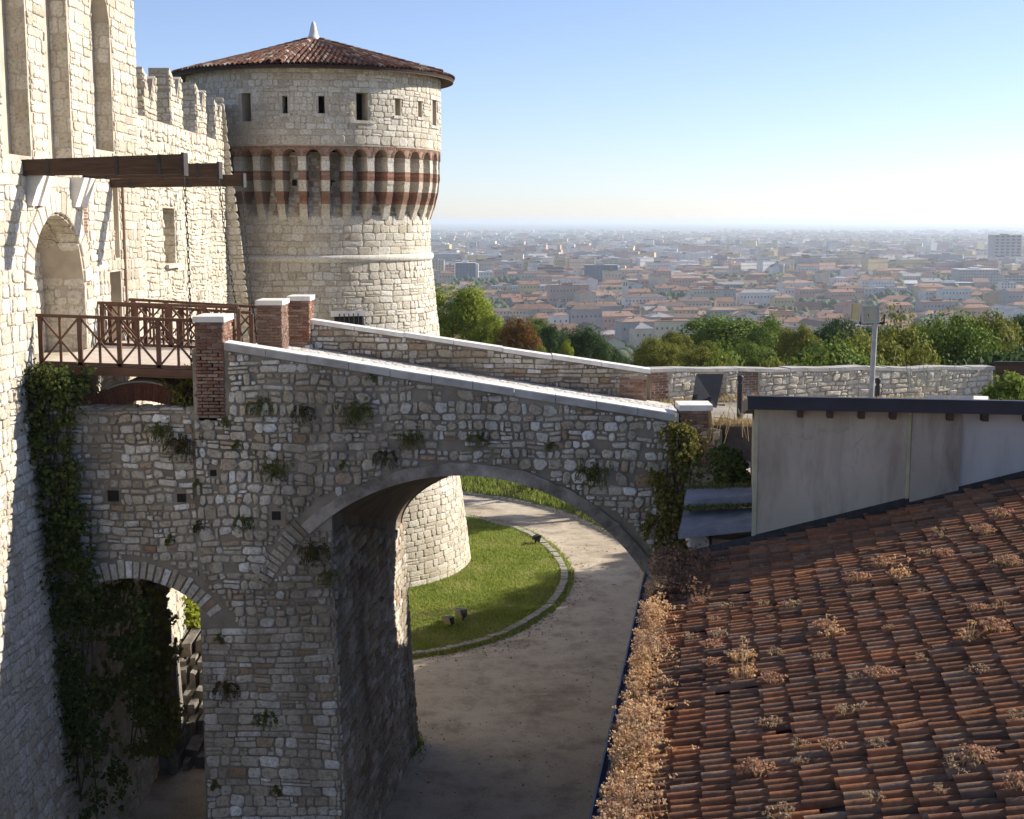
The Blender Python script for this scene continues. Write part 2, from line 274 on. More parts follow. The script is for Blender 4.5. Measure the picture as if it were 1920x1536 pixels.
# ------------------------------------------------------------------ masonry
def stones(mb, P, u0, u1, v0, v1, rh, rw, gap=0.03, dep=0.035, skip=None, m=0, warp=0.05, split=0.12, rough=1.0, drop=0.0, cut=(0.12, 0.32)):
    v = v0
    while v < v1 - 0.05:
        h = min(U(*rh), v1 - v)
        if v1 - v - h < rh[0] * 0.6: h = v1 - v
        u = u0 - U(0, rw[1])
        while u < u1:
            ww = U(*rw) * (1.25 if h < (rh[0] + rh[1]) / 2 else 0.9)
            cells = [(u, u + ww, v, v + h)]
            if random.random() < split and h > 0.16:
                k = U(0.35, 0.65); cells = [(u, u + ww, v, v + h * k), (u, u + ww, v + h * k, v + h)]
                if random.random() < 0.4: q = U(0.4, 0.6); c0 = cells[1]; cells[1:] = [(u, u + ww * q, c0[2], c0[3]), (u + ww * q, u + ww, c0[2], c0[3])]
            for c in cells:
                if random.random() >= drop: _stone(mb, P, c, u0, u1, v0, v1, gap, dep, skip, m, warp, rough, cut)
            u += ww
        v += h
def _stone(mb, P, c, ulo, uhi, vlo, vhi, gap, dep, skip, m, warp, rough, cut, lev=0):
    g = gap * U(0.5, 1.3) / 2
    a0, a1, b0, b1 = max(c[0] + g, ulo + 0.004), min(c[1] - g, uhi - 0.004), max(c[2] + g, vlo + 0.004), min(c[3] - g, vhi - 0.004)
    wd, ht = a1 - a0, b1 - b0
    if wd < 0.05 or ht < 0.04: return
    s = min(wd, ht); k = [s * U(*cut) for _ in range(8)]
    o = [(a0 + k[0], b0), (a1 - k[1], b0), (a1, b0 + k[2]), (a1, b1 - k[3]), (a1 - k[4], b1), (a0 + k[5], b1), (a0, b1 - k[6]), (a0, b0 + k[7])]
    j = s * 0.07 * rough
    if warp:
        def W(p):
            n = noise.noise_vector(Vector((p[0] * 0.55, p[1] * 0.55, 3.1))); q = noise.noise_vector(Vector((p[0] * 2.1, p[1] * 2.1, 9.4)))
            return (min(max(p[0] + warp * n[0] + warp * 0.4 * q[0] + U(-j, j), ulo), uhi), min(max(p[1] + warp * n[1] + warp * 0.5 * q[1] + U(-j, j), vlo), vhi))
        o = [W(p) for p in o]
    if skip:
        cu_, cv_ = (a0 + a1) / 2, (b0 + b1) / 2
        hit = [bool(skip(*p)) for p in o + [(cu_, cv_), (a0 * .75 + a1 * .25, cv_), (a0 * .25 + a1 * .75, cv_), (cu_, b0 * .75 + b1 * .25), (cu_, b0 * .25 + b1 * .75)]]
        if any(hit):
            if lev < 3 and not (all(hit) and skip((a0 + a1) / 2, (b0 + b1) / 2)):
                if wd > ht: h2 = [(c[0], (c[0] + c[1]) / 2, c[2], c[3]), ((c[0] + c[1]) / 2, c[1], c[2], c[3])]
                else: h2 = [(c[0], c[1], c[2], (c[2] + c[3]) / 2), (c[0], c[1], (c[2] + c[3]) / 2, c[3])]
                for q in h2: _stone(mb, P, q, ulo, uhi, vlo, vhi, gap * 0.8, dep, skip, m, warp, rough, cut, lev + 1)
            return
    cu = sum(p[0] for p in o) / 8; cv = sum(p[1] for p in o) / 8
    dd = dep * U(0.55, 1.35); e = min(0.035, s * 0.18); f1 = 1 - e / s * 1.1
    tu, tv = U(-1, 1) * dep * 0.35 / wd, U(-1, 1) * dep * 0.35 / ht
    vs = [P(p[0], p[1], -0.01) for p in o] + [P(p[0], p[1], dd * 0.62 + (p[0] - cu) * tu) for p in o]
    vs += [P(cu + (p[0] - cu) * f1, cv + (p[1] - cv) * f1, dd * U(0.92, 1.08) + (p[0] - cu) * tu + (p[1] - cv) * tv) for p in o]
    vs.append(P(cu, cv, dd * U(1.0, 1.25)))
    fs = [(i, (i + 1) % 8, 8 + (i + 1) % 8, 8 + i) for i in range(8)] + [(8 + i, 8 + (i + 1) % 8, 16 + (i + 1) % 8, 16 + i) for i in range(8)] + [(16 + i, 16 + (i + 1) % 8, 24) for i in range(8)]
    mb.add(vs, fs, m)
def bricks(mb, P, u0, u1, v0, v1, m=0, h=0.075, l=0.26, skip=None, dep=0.012):
    v = v0; row = 0
    while v < v1 - 0.02:
        u = u0 - (row % 2) * l / 2
        while u < u1:
            _stone(mb, P, (u, u + l * U(0.9, 1.05), v, min(v + h, v1)), u0, u1, v0, v1, 0.014, dep, skip, m, 0.0, 0.4, (0.03, 0.08)); u += l
        v += h; row += 1
def ring_stones(mb, P, cu, cv, r0, r1, a0, a1, n, dep=0.05, m=0, gap=0.02):
    a = a0
    for i in range(n):
        b = a0 + (a1 - a0) * (i + 1) / n + U(-0.12, 0.12) * (a1 - a0) / n * (i < n - 1)
        g = gap / r1; q0, q1 = r0 + U(-0.01, 0.02), r1 * U(0.975, 1.015); dd = dep * U(0.7, 1.2)
        o = [(q0, a + g), (q1, a + g), (q1, b - g), (q0, b - g)]
        pt = lambda r, t, d: P(cu + r * math.cos(t), cv + r * math.sin(t), d)
        rc, ac = (q0 + q1) / 2, (a + b) / 2
        vs = [pt(r, t, -0.01) for r, t in o] + [pt(r, t, dd * 0.7) for r, t in o] + [pt(rc + (r - rc) * 0.9, ac + (t - ac) * 0.9, dd) for r, t in o]
        mb.add(vs, [(i2, (i2 + 1) % 4, 4 + (i2 + 1) % 4, 4 + i2) for i2 in range(4)] + [(4 + i2, 4 + (i2 + 1) % 4, 8 + (i2 + 1) % 4, 8 + i2) for i2 in range(4)] + [(8, 9, 10, 11)], m)
        a = b
def wall_grid(mb, P, us, vs, holes=(), m=0, mrev=None):
    """holes: dict u0,u1,v0,v1,d (depth), back (material or None), rise (arched top)"""
    us = sorted(set(list(us) + [h[k] for h in holes for k in ('u0', 'u1')])); vs = sorted(set(list(vs) + [h[k] for h in holes for k in ('v0', 'v1')]))
    for i in range(len(us) - 1):
        for j in range(len(vs) - 1):
            uc, vc = (us[i] + us[i + 1]) / 2, (vs[j] + vs[j + 1]) / 2
            if any(h['u0'] < uc < h['u1'] and h['v0'] < vc < h['v1'] for h in holes): continue
            mb.poly([P(us[i], vs[j], 0), P(us[i + 1], vs[j], 0), P(us[i + 1], vs[j + 1], 0), P(us[i], vs[j + 1], 0)], m)
    for h in holes:
        d = -h['d']; r = h.get('rise', 0); mr = h.get('mrev', m); vt = h['v1'] - r
        vv = [v for v in vs if h['v0'] <= v <= vt]
        if vv[-1] < vt: vv.append(vt)
        for uu in (h['u0'], h['u1']):
            for a, b in zip(vv, vv[1:]): mb.poly([P(uu, a, 0), P(uu, b, 0), P(uu, b, d), P(uu, a, d)], mr)
        k = 10 if r else 1; ul = [h['u0'] + (h['u1'] - h['u0']) * i / k for i in range(k + 1)]; uc = (h['u0'] + h['u1']) / 2; hw = (h['u1'] - h['u0']) / 2
        top = lambda u: vt + (r * math.sqrt(max(0, 1 - ((u - uc) / hw) ** 2)) if r else 0)
        for a, b in zip(ul, ul[1:]):
            mb.poly([P(a, h['v0'], 0), P(b, h['v0'], 0), P(b, h['v0'], d), P(a, h['v0'], d)], mr)
            mb.poly([P(a, top(a), 0), P(b, top(b), 0), P(b, top(b), d), P(a, top(a), d)], mr)
            if r: mb.poly([P(a, top(a), 0), P(b, top(b), 0), P(b, h['v1'], 0), P(a, h['v1'], 0)], m)
            if h.get('back') is not None: mb.poly([P(a, h['v0'], d), P(b, h['v0'], d), P(b, top(b), d), P(a, top(a), d)], h['back'])
def in_holes(holes, pad=0.03):
    def f(u, v):
        for h in holes:
            if h['u0'] - pad < u < h['u1'] + pad and h['v0'] - pad < v < h['v1'] + pad:
                r = h.get('rise', 0)
                if r:
                    uc = (h['u0'] + h['u1']) / 2; hw = (h['u1'] - h['u0']) / 2 + pad; vt = h['v1'] - r
                    if v > vt and ((u - uc) / hw) ** 2 + ((v - vt) / (r + pad)) ** 2 > 1: continue
                return True
        return False
    return f
def half_tile(mb, p, du, dn, ds, L, r0, r1, m=0, n=6):
    """barrel tile: lower end at p, runs along ds (up-slope) for L; du across, dn normal"""
    vs = []
    for L_, r, lift in ((0, r0, 0.0), (L, r1, -0.0)):
        c = p + ds * L_ + dn * lift
        vs += [c + du * (r * math.cos(math.pi * k / n)) + dn * (r * 1.12 * math.sin(math.pi * k / n)) for k in range(n + 1)]
    c = p; q = r0 - 0.013
    vs += [c + du * (q * math.cos(math.pi * k / n)) + dn * (q * 1.1 * math.sin(math.pi * k / n)) for k in range(n + 1)]
    k1 = n + 1
    fs = [(k, k + 1, k1 + k + 1, k1 + k) for k in range(n)] + [(k, k + 1, 2 * k1 + k + 1, 2 * k1 + k) for k in range(n)]
    mb.add(vs, fs, m)
G = -15.2
# ================================================================== gatehouse tower (its face looks along +X)
gate = empty("gatehouse_tower", (-10.4, 33, -3.1), "tall pale limestone gatehouse tower with arched doorway and deep drawbridge slots", "tower")
GX = -10.4
def Pg(u, v, d): return (GX + (0.055 * (-3.6 - v) if v < -3.6 else 0.0) + d, u, v)
gh = [dict(u0=28.9, u1=30.45, v0=1.35, v1=6.4, d=0.42, back=0, rise=0.7), dict(u0=31.75, u1=33.3, v0=1.35, v1=6.1, d=0.42, back=0, rise=0.7), dict(u0=35.2, u1=36.8, v0=1.75, v1=5.75, d=0.42, back=0, rise=0.7),
      dict(u0=30.1, u1=33.85, v0=-3.2, v1=0.15, d=1.0, back=0, rise=1.75), dict(u0=36.0, u1=37.0, v0=-3.2, v1=-1.35, d=0.8, back=0),
      dict(u0=36.55, u1=37.0, v0=-1.0, v1=1.2, d=0.16, back=0)]
b = MB(); wall_grid(b, Pg, [24, 39.2], [-16, -3.6, 8.2], gh)
b.poly([(GX, 39.2, -16), (-16, 39.2, -16), (-16, 39.2, 8.2), (GX, 39.2, 8.2)]); b.poly([(GX, 24, -16), (-16, 24, -16), (-16, 24, 8.2), (GX, 24, 8.2)]); b.poly([(GX, 24, 8.2), (GX, 39.2, 8.2), (-16, 39.2, 8.2), (-16, 24, 8.2)])
inh = in_holes(gh)
def brickzone(u, v): return (34.0 < u < 34.32 and -1.6 < v < 1.2) or v > 5.95 or (31.0 < u < 33 and False)
stones(b, Pg, 27.2, 39.2, -3.3, 5.95, (0.19, 0.34), (0.26, 0.66), 0.022, 0.03, lambda u, v: inh(u, v) or brickzone(u, v) or ((u - 31.975) / 2.35) ** 2 + ((v + 1.6) / 2.25) ** 2 < 1 and v > -1.6, 1, 0.05, 0.06)
stones(b, Pg, 24.6, 39.2, -15.9, -3.3, (0.18, 0.32), (0.22, 0.5), 0.035, 0.045, None, 1, 0.08, 0.2)
for h in gh[:3]:     # back and far reveal of the slots
    stones(b, lambda u, v, d: (GX - u, h['u1'] - d, v), 0.0, 0.42, h['v0'], h['v1'] - 0.7, (0.28, 0.42), (0.3, 0.5), 0.03, 0.012, None, 1, 0.02, 0)
stones(b, lambda u, v, d: (GX - u, 33.85 - d, v), 0.0, 1.0, -3.2, -1.3, (0.32, 0.45), (0.35, 0.7), 0.03, 0.02, lambda u, v: (0.4 < u < 0.58 and -1.75 < v < -1.5), 1, 0.03, 0)
stones(b, lambda u, v, d: (GX - 1.0 + d, u, v), 30.15, 33.8, -3.2, 0.1, (0.28, 0.45), (0.35, 0.7), 0.03, 0.03, lambda u, v: v > -1.6 and ((u - 31.975) / 1.86) ** 2 + ((v + 1.6) / 1.72) ** 2 > 1, 1, 0.03, 0)
stones(b, lambda u, v, d: (GX - v, 31.975 + (1.85 - d) * math.cos(u / 1.8), -1.6 + (1.72 - d) * math.sin(u / 1.8)), 0.0, 1.5 * math.pi * 1.2, 0.0, 1.0, (0.4, 0.55), (0.3, 0.45), 0.025, 0.025, None, 1, 0.02, 0)
ring = lambda u, v, d: Pg(u, v, d)
b.build("wall", [M['mortar'], M['ashlar']], gate)
b = MB(); ring_stones(b, lambda u, v, d: Pg(u, -1.6 + (v + 1.6) * 0.94, d), 31.975, -1.6, 1.88, 2.38, 0.05, math.pi - 0.05, 17, 0.06); b.build("door_arch", [M['ashlar']], gate)
b = MB(); bricks(b, Pg, 34.0, 34.3, -1.6, 1.2, 0); b.build("brick_strip", [M['brick']], gate)
b = MB(); b.box(GX - 0.02, GX + 0.04, 24.5, 39.22, 5.97, 6.32, 1); bricks(b, lambda u, v, d: Pg(u, v, d + 0.04), 33, 39.2, 5.97, 6.3, 0); b.build("brick_cornice", [M['brick'], M['brick_mortar']], gate)
b = MB()
for i in range(70):
    y = 24.2 + i * 0.23
    half_tile(b, Vector((GX + 0.42, y, 6.42)), Vector((0, 1, 0)), Vector((0.25, 0, 1)).normalized(), Vector((-1, 0, 0.25)).normalized(), 1.2, 0.11, 0.09)
b.box(-13, GX + 0.34, 24, 39.4, 6.30, 6.40, 1); b.build("tiled_eave", [M['tower_tile'], M['timber']], gate)
for y in (30.0, 30.55, 33.0, 33.55):      # white stone brackets under the beams
    b = MB(); b.hexa([(GX, y, 0.30), (GX + 0.12, y, 0.30), (GX + 0.12, y + 0.36, 0.30), (GX, y + 0.36, 0.30)], [(GX, y, 0.98), (GX + 0.36, y, 0.98), (GX + 0.36, y + 0.36, 0.98), (GX, y + 0.36, 0.98)])
    b.build("bracket", [M['coping']], gate)
b = MB(); b.box(GX - 0.05, GX + 0.09, 37.25, 37.31, -3.0, 1.2); b.build("timber_guide", [M['brick_mortar']], gate)

# lift beams and their chains
def beam(y, z0, z1, t0, t1, xt, label):
    o = empty("drawbridge_beam", (GX, y, z0), label, "beam", "timber lifting beams of the gatehouse")
    b = MB(); b.hexa([(GX - 0.3, y - 0.17, z0 - t0), (xt, y - 0.17, z1 - t1), (xt, y + 0.17, z1 - t1), (GX - 0.3, y + 0.17, z0 - t0)], [(GX - 0.3, y - 0.17, z0), (xt, y - 0.17, z1), (xt, y + 0.17, z1), (GX - 0.3, y + 0.17, z0)])
    b.build("timber", M['timber'], o)
    b = MB(); b.box(xt - 0.03, xt + 0.03, y - 0.2, y + 0.2, z1 - t1 - 0.03, z1 + 0.03); b.build("end_plate", M['iron'], o)
    for xs in (GX + 0.55, (GX + xt) / 2 + 0.3, xt - 0.5):
        tt_ = (xs - GX) / (xt - GX); zc_, th_ = z0 + (z1 - z0) * tt_, t0 + (t1 - t0) * tt_; b = MB(); b.box(xs - 0.035, xs + 0.035, y - 0.182, y + 0.182, zc_ - th_ - 0.012, zc_ + 0.012); b.build("iron_strap", M['iron'], o)
    return o
beam(30.0, 1.25, 1.38, 0.32, 0.42, -6.98, "heaviest dark timber lifting beam above the arched doorway, in front of its twin")
beam(34.25, 1.28, 1.36, 0.30, 0.34, -7.12, "dark timber lifting beam mostly hidden behind the heaviest one")
beam(36.4, 1.02, 1.16, 0.20, 0.30, -6.95, "slender low dark timber lifting beam reaching nearest the round tower")
def chain(top, bot, sag, label, r=0.02):
    o = MB(); top, bot = Vector(top), Vector(bot); n = int((top - bot).length / 0.13)
    for i in range(n):
        t0, t1 = i / n, (i + 1.25) / n
        f = lambda t: top.lerp(bot, t) + Vector((sag * math.sin(math.pi * min(t, 1)), 0, 0))
        p, q = f(t0), f(t1); d = (q - p).normalized(); a = d.cross(Vector((0, 1, 0) if i % 2 else (1, 0, 0))).normalized() * (0.036 if i % 7 == 3 else 0.022)
        pts = [p + a * 0.6, p.lerp(q, 0.25) + a, p.lerp(q, 0.75) + a, q + a * 0.6, q - a * 0.6, p.lerp(q, 0.75) - a, p.lerp(q, 0.25) - a, p - a * 0.6, p + a * 0.6]
        o.tube(pts, r * 0.5, 5)
    tag(o.build("chain", M['iron']), label, "chain", "chains hanging from the lifting beams")
chain((-7.0, 30.0, 0.9), (-7.0, 30.1, -3.15), 0.03, "straight iron chain hanging from the heaviest lifting beam to the railing")
chain((-7.15, 34.25, 1.0), (-6.72, 34.7, -3.2), -0.06, "slanting iron chain with large links hanging from the hidden lifting beam")
chain((-6.98, 36.4, 0.88), (-6.75, 36.6, -3.2), -0.04, "thin dark chain hanging from the low slender beam beside the round tower", 0.016)

# ================================================================== curtain wall with swallow-tail merlons
CX = -10.46
cxf = lambda u: CX - 0.030 * (u - 39.2)
cur = empty("curtain_wall", (CX, 46, -8), "sunlit rubble curtain wall with ragged merlons linking gatehouse and round tower", "wall")
def Pc(u, v, d): return (cxf(u) + (0.03 * (-4 - v) if v < -4 else 0.0) + d, u, v)
chs = [dict(u0=42.3, u1=44.0, v0=-1.35, v1=0.35, d=0.55, back=0), dict(u0=50.1, u1=50.45, v0=0.0, v1=0.35, d=0.3, back=2)]
b = MB(); wall_grid(b, Pc, [39.2, 53.2], [-16, -4, 2.9], chs); b.poly([(cxf(39.2), 39.2, 2.9), (cxf(53.2), 53.2, 2.9), (CX - 1.4, 53.2, 2.9), (CX - 0.9, 39.2, 2.9)])
b.poly([(CX - 0.9, 39.2, 2.9), (CX - 0.9, 53.2, 2.9), (CX - 0.9, 53.2, -16), (CX - 0.9, 39.2, -16)])
stones(b, Pc, 39.25, 53.1, -4.2, 2.9, (0.14, 0.30), (0.2, 0.55), 0.035, 0.05, in_holes(chs), 1, 0.12, 0.25, 1.4)
stones(b, Pc, 39.25, 53.1, -15.5, -4.2, (0.22, 0.4), (0.3, 0.6), 0.05, 0.06, None, 1, 0.12, 0.1, 1.4)
stones(b, lambda u, v, d: (cxf(44.0) - u, 44.0 - d, v), 0.0, 0.55, -1.35, 0.35, (0.2, 0.35), (0.3, 0.5), 0.03, 0.03, None, 1, 0.03, 0)
b.build("wall", [M['mortar'], M['rubble'], M['dark']], cur)
b = MB(); b.box(CX - 0.5, CX + 0.08, 42.2, 44.15, -1.47, -1.36); b.build("window_sill", M['ashlar'], cur)
for i, (y, ln, zt) in enumerate([(40.3, 1.6, 4.3), (43.9, 1.75, 4.65), (48.0, 1.7, 4.6), (51.5, 1.3, 4.35)]):
    b = MB(); th = 0.62; x0 = cxf(y + ln / 2) - th
    pts = [(y, 2.88), (y + ln, 2.88), (y + ln, zt - 0.1), (y + ln * 0.82, zt - 0.2), (y + ln * 0.52, zt - 0.95), (y + ln * 0.22, zt - 0.15), (y, zt)]
    n = len(pts); vs = [(cxf(p[0]), p[0], p[1]) for p in pts] + [(x0, p[0], p[1]) for p in pts]
    b.add(vs, [tuple(range(n)), tuple(range(2 * n - 1, n - 1, -1))] + [(k, (k + 1) % n, n + (k + 1) % n, n + k) for k in range(n)], 0)
    zc = lambda u: zt - 0.12 - max(0, 0.82 - 1.85 * abs(u - y - ln * 0.52) / ln * 1.3)
    stones(b, Pc, y, y + ln, 2.9, zt - 0.05, (0.14, 0.26), (0.2, 0.5), 0.03, 0.045, lambda u, v: v > zc(u), 1, 0.06, 0.15, 1.3)
    stones(b, lambda u, v, d: (cxf(y) - u, y - d, v), 0.0, th, 2.9, zt - 0.05, (0.16, 0.28), (0.22, 0.5), 0.03, 0.035, None, 1, 0.05, 0.1, 1.2)
    b.build("merlon", [M['mortar'], M['rubble']], cur)
# turret stub in shade between curtain wall and round tower
tur = MB()
xr = lambda z: -10.05 - 0.10 * (z + 3.0)
tur.hexa([(-12, 53.0, -16), (xr(-16) - 0.4, 53.0, -16), (xr(-16) - 1.6, 57.5, -16), (-14, 57.5, -16)], [(-12.4, 53.0, 4.55), (xr(4.55), 53.0, 4.55), (xr(4.55) - 1.2, 57.5, 4.55), (-14.4, 57.5, 4.55)])
stones(tur, lambda u, v, d: (xr(v) - (0.4 * (-3 - v) / 13 if v < -3 else 0) - u, 53.0 - d, v), 0.0, 1.2, -6, 4.55, (0.2, 0.36), (0.28, 0.6), 0.035, 0.04, None, 1, 0.05, 0.1)
tag(tur.build("wall_buttress", [M['mortar'], M['rubble']]), "grey shaded stone buttress squeezed between sunlit curtain wall and round tower", "buttress")

# ================================================================== round tower
TX, TY = -8.5, 61.0
tow = empty("round_tower", (TX, TY, G), "round limestone tower with striped brick corbels and conical tiled roof", "tower")
prof = [(6.75, -16.5), (6.62, -15.2), (6.12, -11.3), (5.62, -8.0), (5.25, -4.9), (4.92, -1.55), (4.88, 0.1), (4.66, 0.6), (4.40, 1.2), (4.35, 2.7)]
def rad(z):
    for (r0, z0), (r1, z1) in zip(prof, prof[1:]):
        if z <= z1: return r0 + (r1 - r0) * max(0, (z - z0)) / (z1 - z0)
    return prof[-1][0]
def Pt(u, v, d): r = rad(v) + d; a = u / 5.4; return (TX + r * math.sin(a), TY - r * math.cos(a), v)
RU = 5.4
def Pu(u, v, d): r = RU + d; a = u / RU; return (TX + r * math.sin(a), TY - r * math.cos(a), v)
def ux(px, py, R_=RU):   # arc coordinate of a photo column on the drum
    lo, hi = -1.3, 1.5
    for _ in range(40):
        mid = (lo + hi) / 2; p = (TX + R_ * math.sin(mid), TY - R_ * math.cos(mid), 0)
        if proj((p[0], p[1], 4.6))[0] < px: lo = mid
        else: hi = mid
    return lo * RU
b = MB(); b.lathe(prof, TX, TY, 96, 0)
gr = dict(u0=ux(626, 590), u1=ux(672, 590), v0=-4.45, v1=-3.88)
stones(b, Pt, -5.6, 9.2, -15.6, -1.72, (0.21, 0.32), (0.28, 0.62), 0.024, 0.04, lambda u, v: gr['u0'] - 0.15 < u < gr['u1'] + 0.15 and gr['v0'] - 0.1 < v < gr['v1'] + 0.25, 1, 0.045, 0.1)
stones(b, Pt, -5.0, 9.0, -1.42, 0.15, (0.24, 0.33), (0.36, 0.8), 0.022, 0.03, None, 1, 0.03, 0.05)
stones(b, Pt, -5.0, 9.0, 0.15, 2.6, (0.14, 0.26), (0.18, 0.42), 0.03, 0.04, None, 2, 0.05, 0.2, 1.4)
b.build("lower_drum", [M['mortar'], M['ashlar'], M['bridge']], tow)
b = MB(); rr = rad(-1.57); b.lathe([(rr, -1.74), (rr + 0.10, -1.70), (rr + 0.15, -1.58), (rr + 0.12, -1.46), (rr, -1.42)], TX, TY, 96); b.build("string_course", M['ashlar'], tow, True)
wins = []
for x0, x1, y0, y1, dp in [(453, 470, 175, 228, 0.6), (529, 539, 180, 213, 0.5), (597, 609, 180, 213, 0.5), (668, 690, 174, 226, 0.6), (741, 751, 185, 217, 0.5), (784, 791, 190, 220, 0.5), (811, 818, 188, 236, 0.6)]:
    Yf = TY - RU * math.cos(ux((x0 + x1) / 2, 200) / RU)
    wins.append(dict(u0=ux(x0, 200), u1=ux(x1, 200), v1=at(0, y0, Yf).z, v0=at(0, y1, Yf).z, d=dp, mrev=0))
b = MB(); wall_grid(b, Pu, [-17 + i * 0.4 for i in range(86)], [2.9, 6.15], wins)
stones(b, Pu, -6.5, 9.2, 2.95, 3.32, (0.36, 0.37), (0.4, 0.75), 0.028, 0.025, None, 1, 0.015, 0)
stones(b, Pu, -6.5, 9.2, 3.32, 6.1, (0.19, 0.29), (0.22, 0.52), 0.024, 0.028, in_holes(wins, 0.05), 1, 0.03, 0.1)
b.build("upper_drum", [M['mortar'], M['ashlar']], tow)
for h in wins:
    b = MB(); big = h['u1'] - h['u0'] > 0.35; e = 0.28 if big else 0.1
    n = 5; u0, u1 = h['u0'] - e, h['u1'] + e
    for (nm_, va, vb, pr) in (('window_lintel', h['v1'], h['v1'] + (0.17 if big else 0.1), 0.05), ('window_sill', h['v0'] - 0.12, h['v0'], 0.06)):
        b = MB()
        for i in range(n):
            a, c = u0 + (u1 - u0) * i / n, u0 + (u1 - u0) * (i + 1) / n
            b.hexa([Pu(a, va, -0.1), Pu(c, va, -0.1), Pu(c, va, pr), Pu(a, va, pr)], [Pu(a, vb, -0.1), Pu(c, vb, -0.1), Pu(c, vb, pr), Pu(a, vb, pr)])
        b.build(nm_, M['ashlar'], tow)
# near-black core added inside, its colour standing in for shade behind windows
b = MB(); b.lathe([(4.2, 2.7), (4.2, 6.1)], TX, TY, 40); b.build("shade_core", M['dark'], tow)
# corbels, striped white and red
def corbel(k):
    a = R(2 + 10 * k); hw = 0.155
    bands = [(2.5, 1.93, 1), (1.93, 1.56, 0), (1.56, 1.12, 1), (1.12, 0.62, 0), (0.62, 0.0, 1)]
    ro = lambda z: 5.36 if z > 1.9 else (4.93 + 0.43 * math.sin(max(0, z + 0.02) / 1.92 * math.pi / 2) ** 0.9)
    e = Vector((math.cos(a), math.sin(a), 0)); r_ = Vector((math.sin(a), -math.cos(a), 0)); o0 = Vector((TX, TY, 0))
    b = MB()
    for z1, z0, m in bands:
        n = 3 if m else 4
        for i in range(n):
            za, zb = z0 + (z1 - z0) * i / n, z0 + (z1 - z0) * (i + 1) / n
            hh = hw + U(-0.012, 0.012); pr = U(-0.012, 0.012)
            P_ = lambda r, s, z: o0 + r_ * r + e * s * hh + Vector((0, 0, z))
            b.hexa([P_(4.3, -1, za), P_(4.3, 1, za), P_(ro(za) + pr, 1, za), P_(ro(za) + pr, -1, za)], [P_(4.3, -1, zb), P_(4.3, 1, zb), P_(ro(zb) + pr, 1, zb), P_(ro(zb) + pr, -1, zb)], m)
    b.build("corbel", [M['brick_tower'], M['ashlar']], tow)
for k in range(-6, 11): corbel(k)
b = MB(); NB = 36; K = 14
for k in range(-8, 13):
    for i in range(K):
        def zb(t):
            x = (t - 0.5) * 10; w_ = R(10) * 5.36; xx = (t - 0.5) * w_; rr = (w_ - 0.34) / 2
            return 2.48 + (math.sqrt(max(0, rr * rr - xx * xx)) if abs(xx) < rr else 0)
        t0, t1 = i / K, (i + 1) / K; a0, a1 = R(2 + 10 * (k + t0)), R(2 + 10 * (k + t1)); z0, z1 = zb(t0), zb(t1)
        Q = lambda a, r, z: (TX + r * math.sin(a), TY - r * math.cos(a), z)
        b.poly([Q(a0, 5.375, z0), Q(a1, 5.375, z1), Q(a1, 5.375, 2.91), Q(a0, 5.375, 2.91)], 1)
        b.poly([Q(a0, 5.375, z0), Q(a1, 5.375, z1), Q(a1, 4.3, z1), Q(a0, 4.3, z0)], 1)
    for j in range(12):   # radial brick arches
        t = (j + 0.5) / 12; w_ = R(10) * 5.36; cu = R(2 + 10 * (k + 0.5)) * RU; rr = (w_ - 0.34) / 2
        th = math.pi * t
        _s2 = lambda u, v, d: (TX + (5.375 + d) * math.sin(u / RU), TY - (5.375 + d) * math.cos(u / RU), v)
        ring_stones(b, _s2, cu, 2.48, rr + 0.005, rr + 0.14, th - 0.11, th + 0.11, 1, 0.02, 0, 0.008)
bricks(b, lambda u, v, d: (TX + (5.375 + d) * math.sin(u / RU), TY - (5.375 + d) * math.cos(u / RU), v), -7, 10, 2.80, 2.92, 0, 0.06, 0.22)
b.build("arch_band", [M['brick_tower'], M['brick_mortar']], tow)
# small dark putlog holes in two recesses, grille low on the scarp
for k in (-1, 1):
    b = MB(); a = R(2 + 10 * k + 4.6); u = a * 5.4
    b.hexa([Pt(u - 0.12, 1.35, -0.2), Pt(u + 0.12, 1.35, -0.2), Pt(u + 0.12, 1.35, 0.035), Pt(u - 0.12, 1.35, 0.035)], [Pt(u - 0.12, 1.6, -0.2), Pt(u + 0.12, 1.6, -0.2), Pt(u + 0.12, 1.6, 0.035), Pt(u - 0.12, 1.6, 0.035)])
    b.build("beam_hole", M['dark'], tow)
b = MB(); u0, u1, v0, v1 = gr['u0'], gr['u1'], gr['v0'], gr['v1']
b.hexa([Pt(u0 - 0.1, v0, -0.2), Pt(u1 + 0.1, v0, -0.2), Pt(u1 + 0.1, v0, 0.06), Pt(u0 - 0.1, v0, 0.06)], [Pt(u0 - 0.1, v1, -0.2), Pt(u1 + 0.1, v1, -0.2), Pt(u1 + 0.1, v1, 0.06), Pt(u0 - 0.1, v1, 0.06)], 0)
gw = b.build("barred_window", M['dark'], tow)
b = MB()
for i in range(5):
    u = u0 + (u1 - u0) * (i + 0.5) / 5; b.tube([Pt(u, v0, 0.12), Pt(u, v1 + 0.12, 0.12)], 0.025, 6)
b.build("bars", M['iron'], gw)
b = MB(); b.hexa([Pt(u0 - 0.25, v1, -0.1), Pt(u1 + 0.25, v1, -0.1), Pt(u1 + 0.25, v1, 0.09), Pt(u0 - 0.25, v1, 0.09)], [Pt(u0 - 0.25, v1 + 0.22, -0.1), Pt(u1 + 0.25, v1 + 0.22, -0.1), Pt(u1 + 0.25, v1 + 0.22, 0.09), Pt(u0 - 0.25, v1 + 0.22, 0.09)]); b.build("lintel", M['coping'], gw)
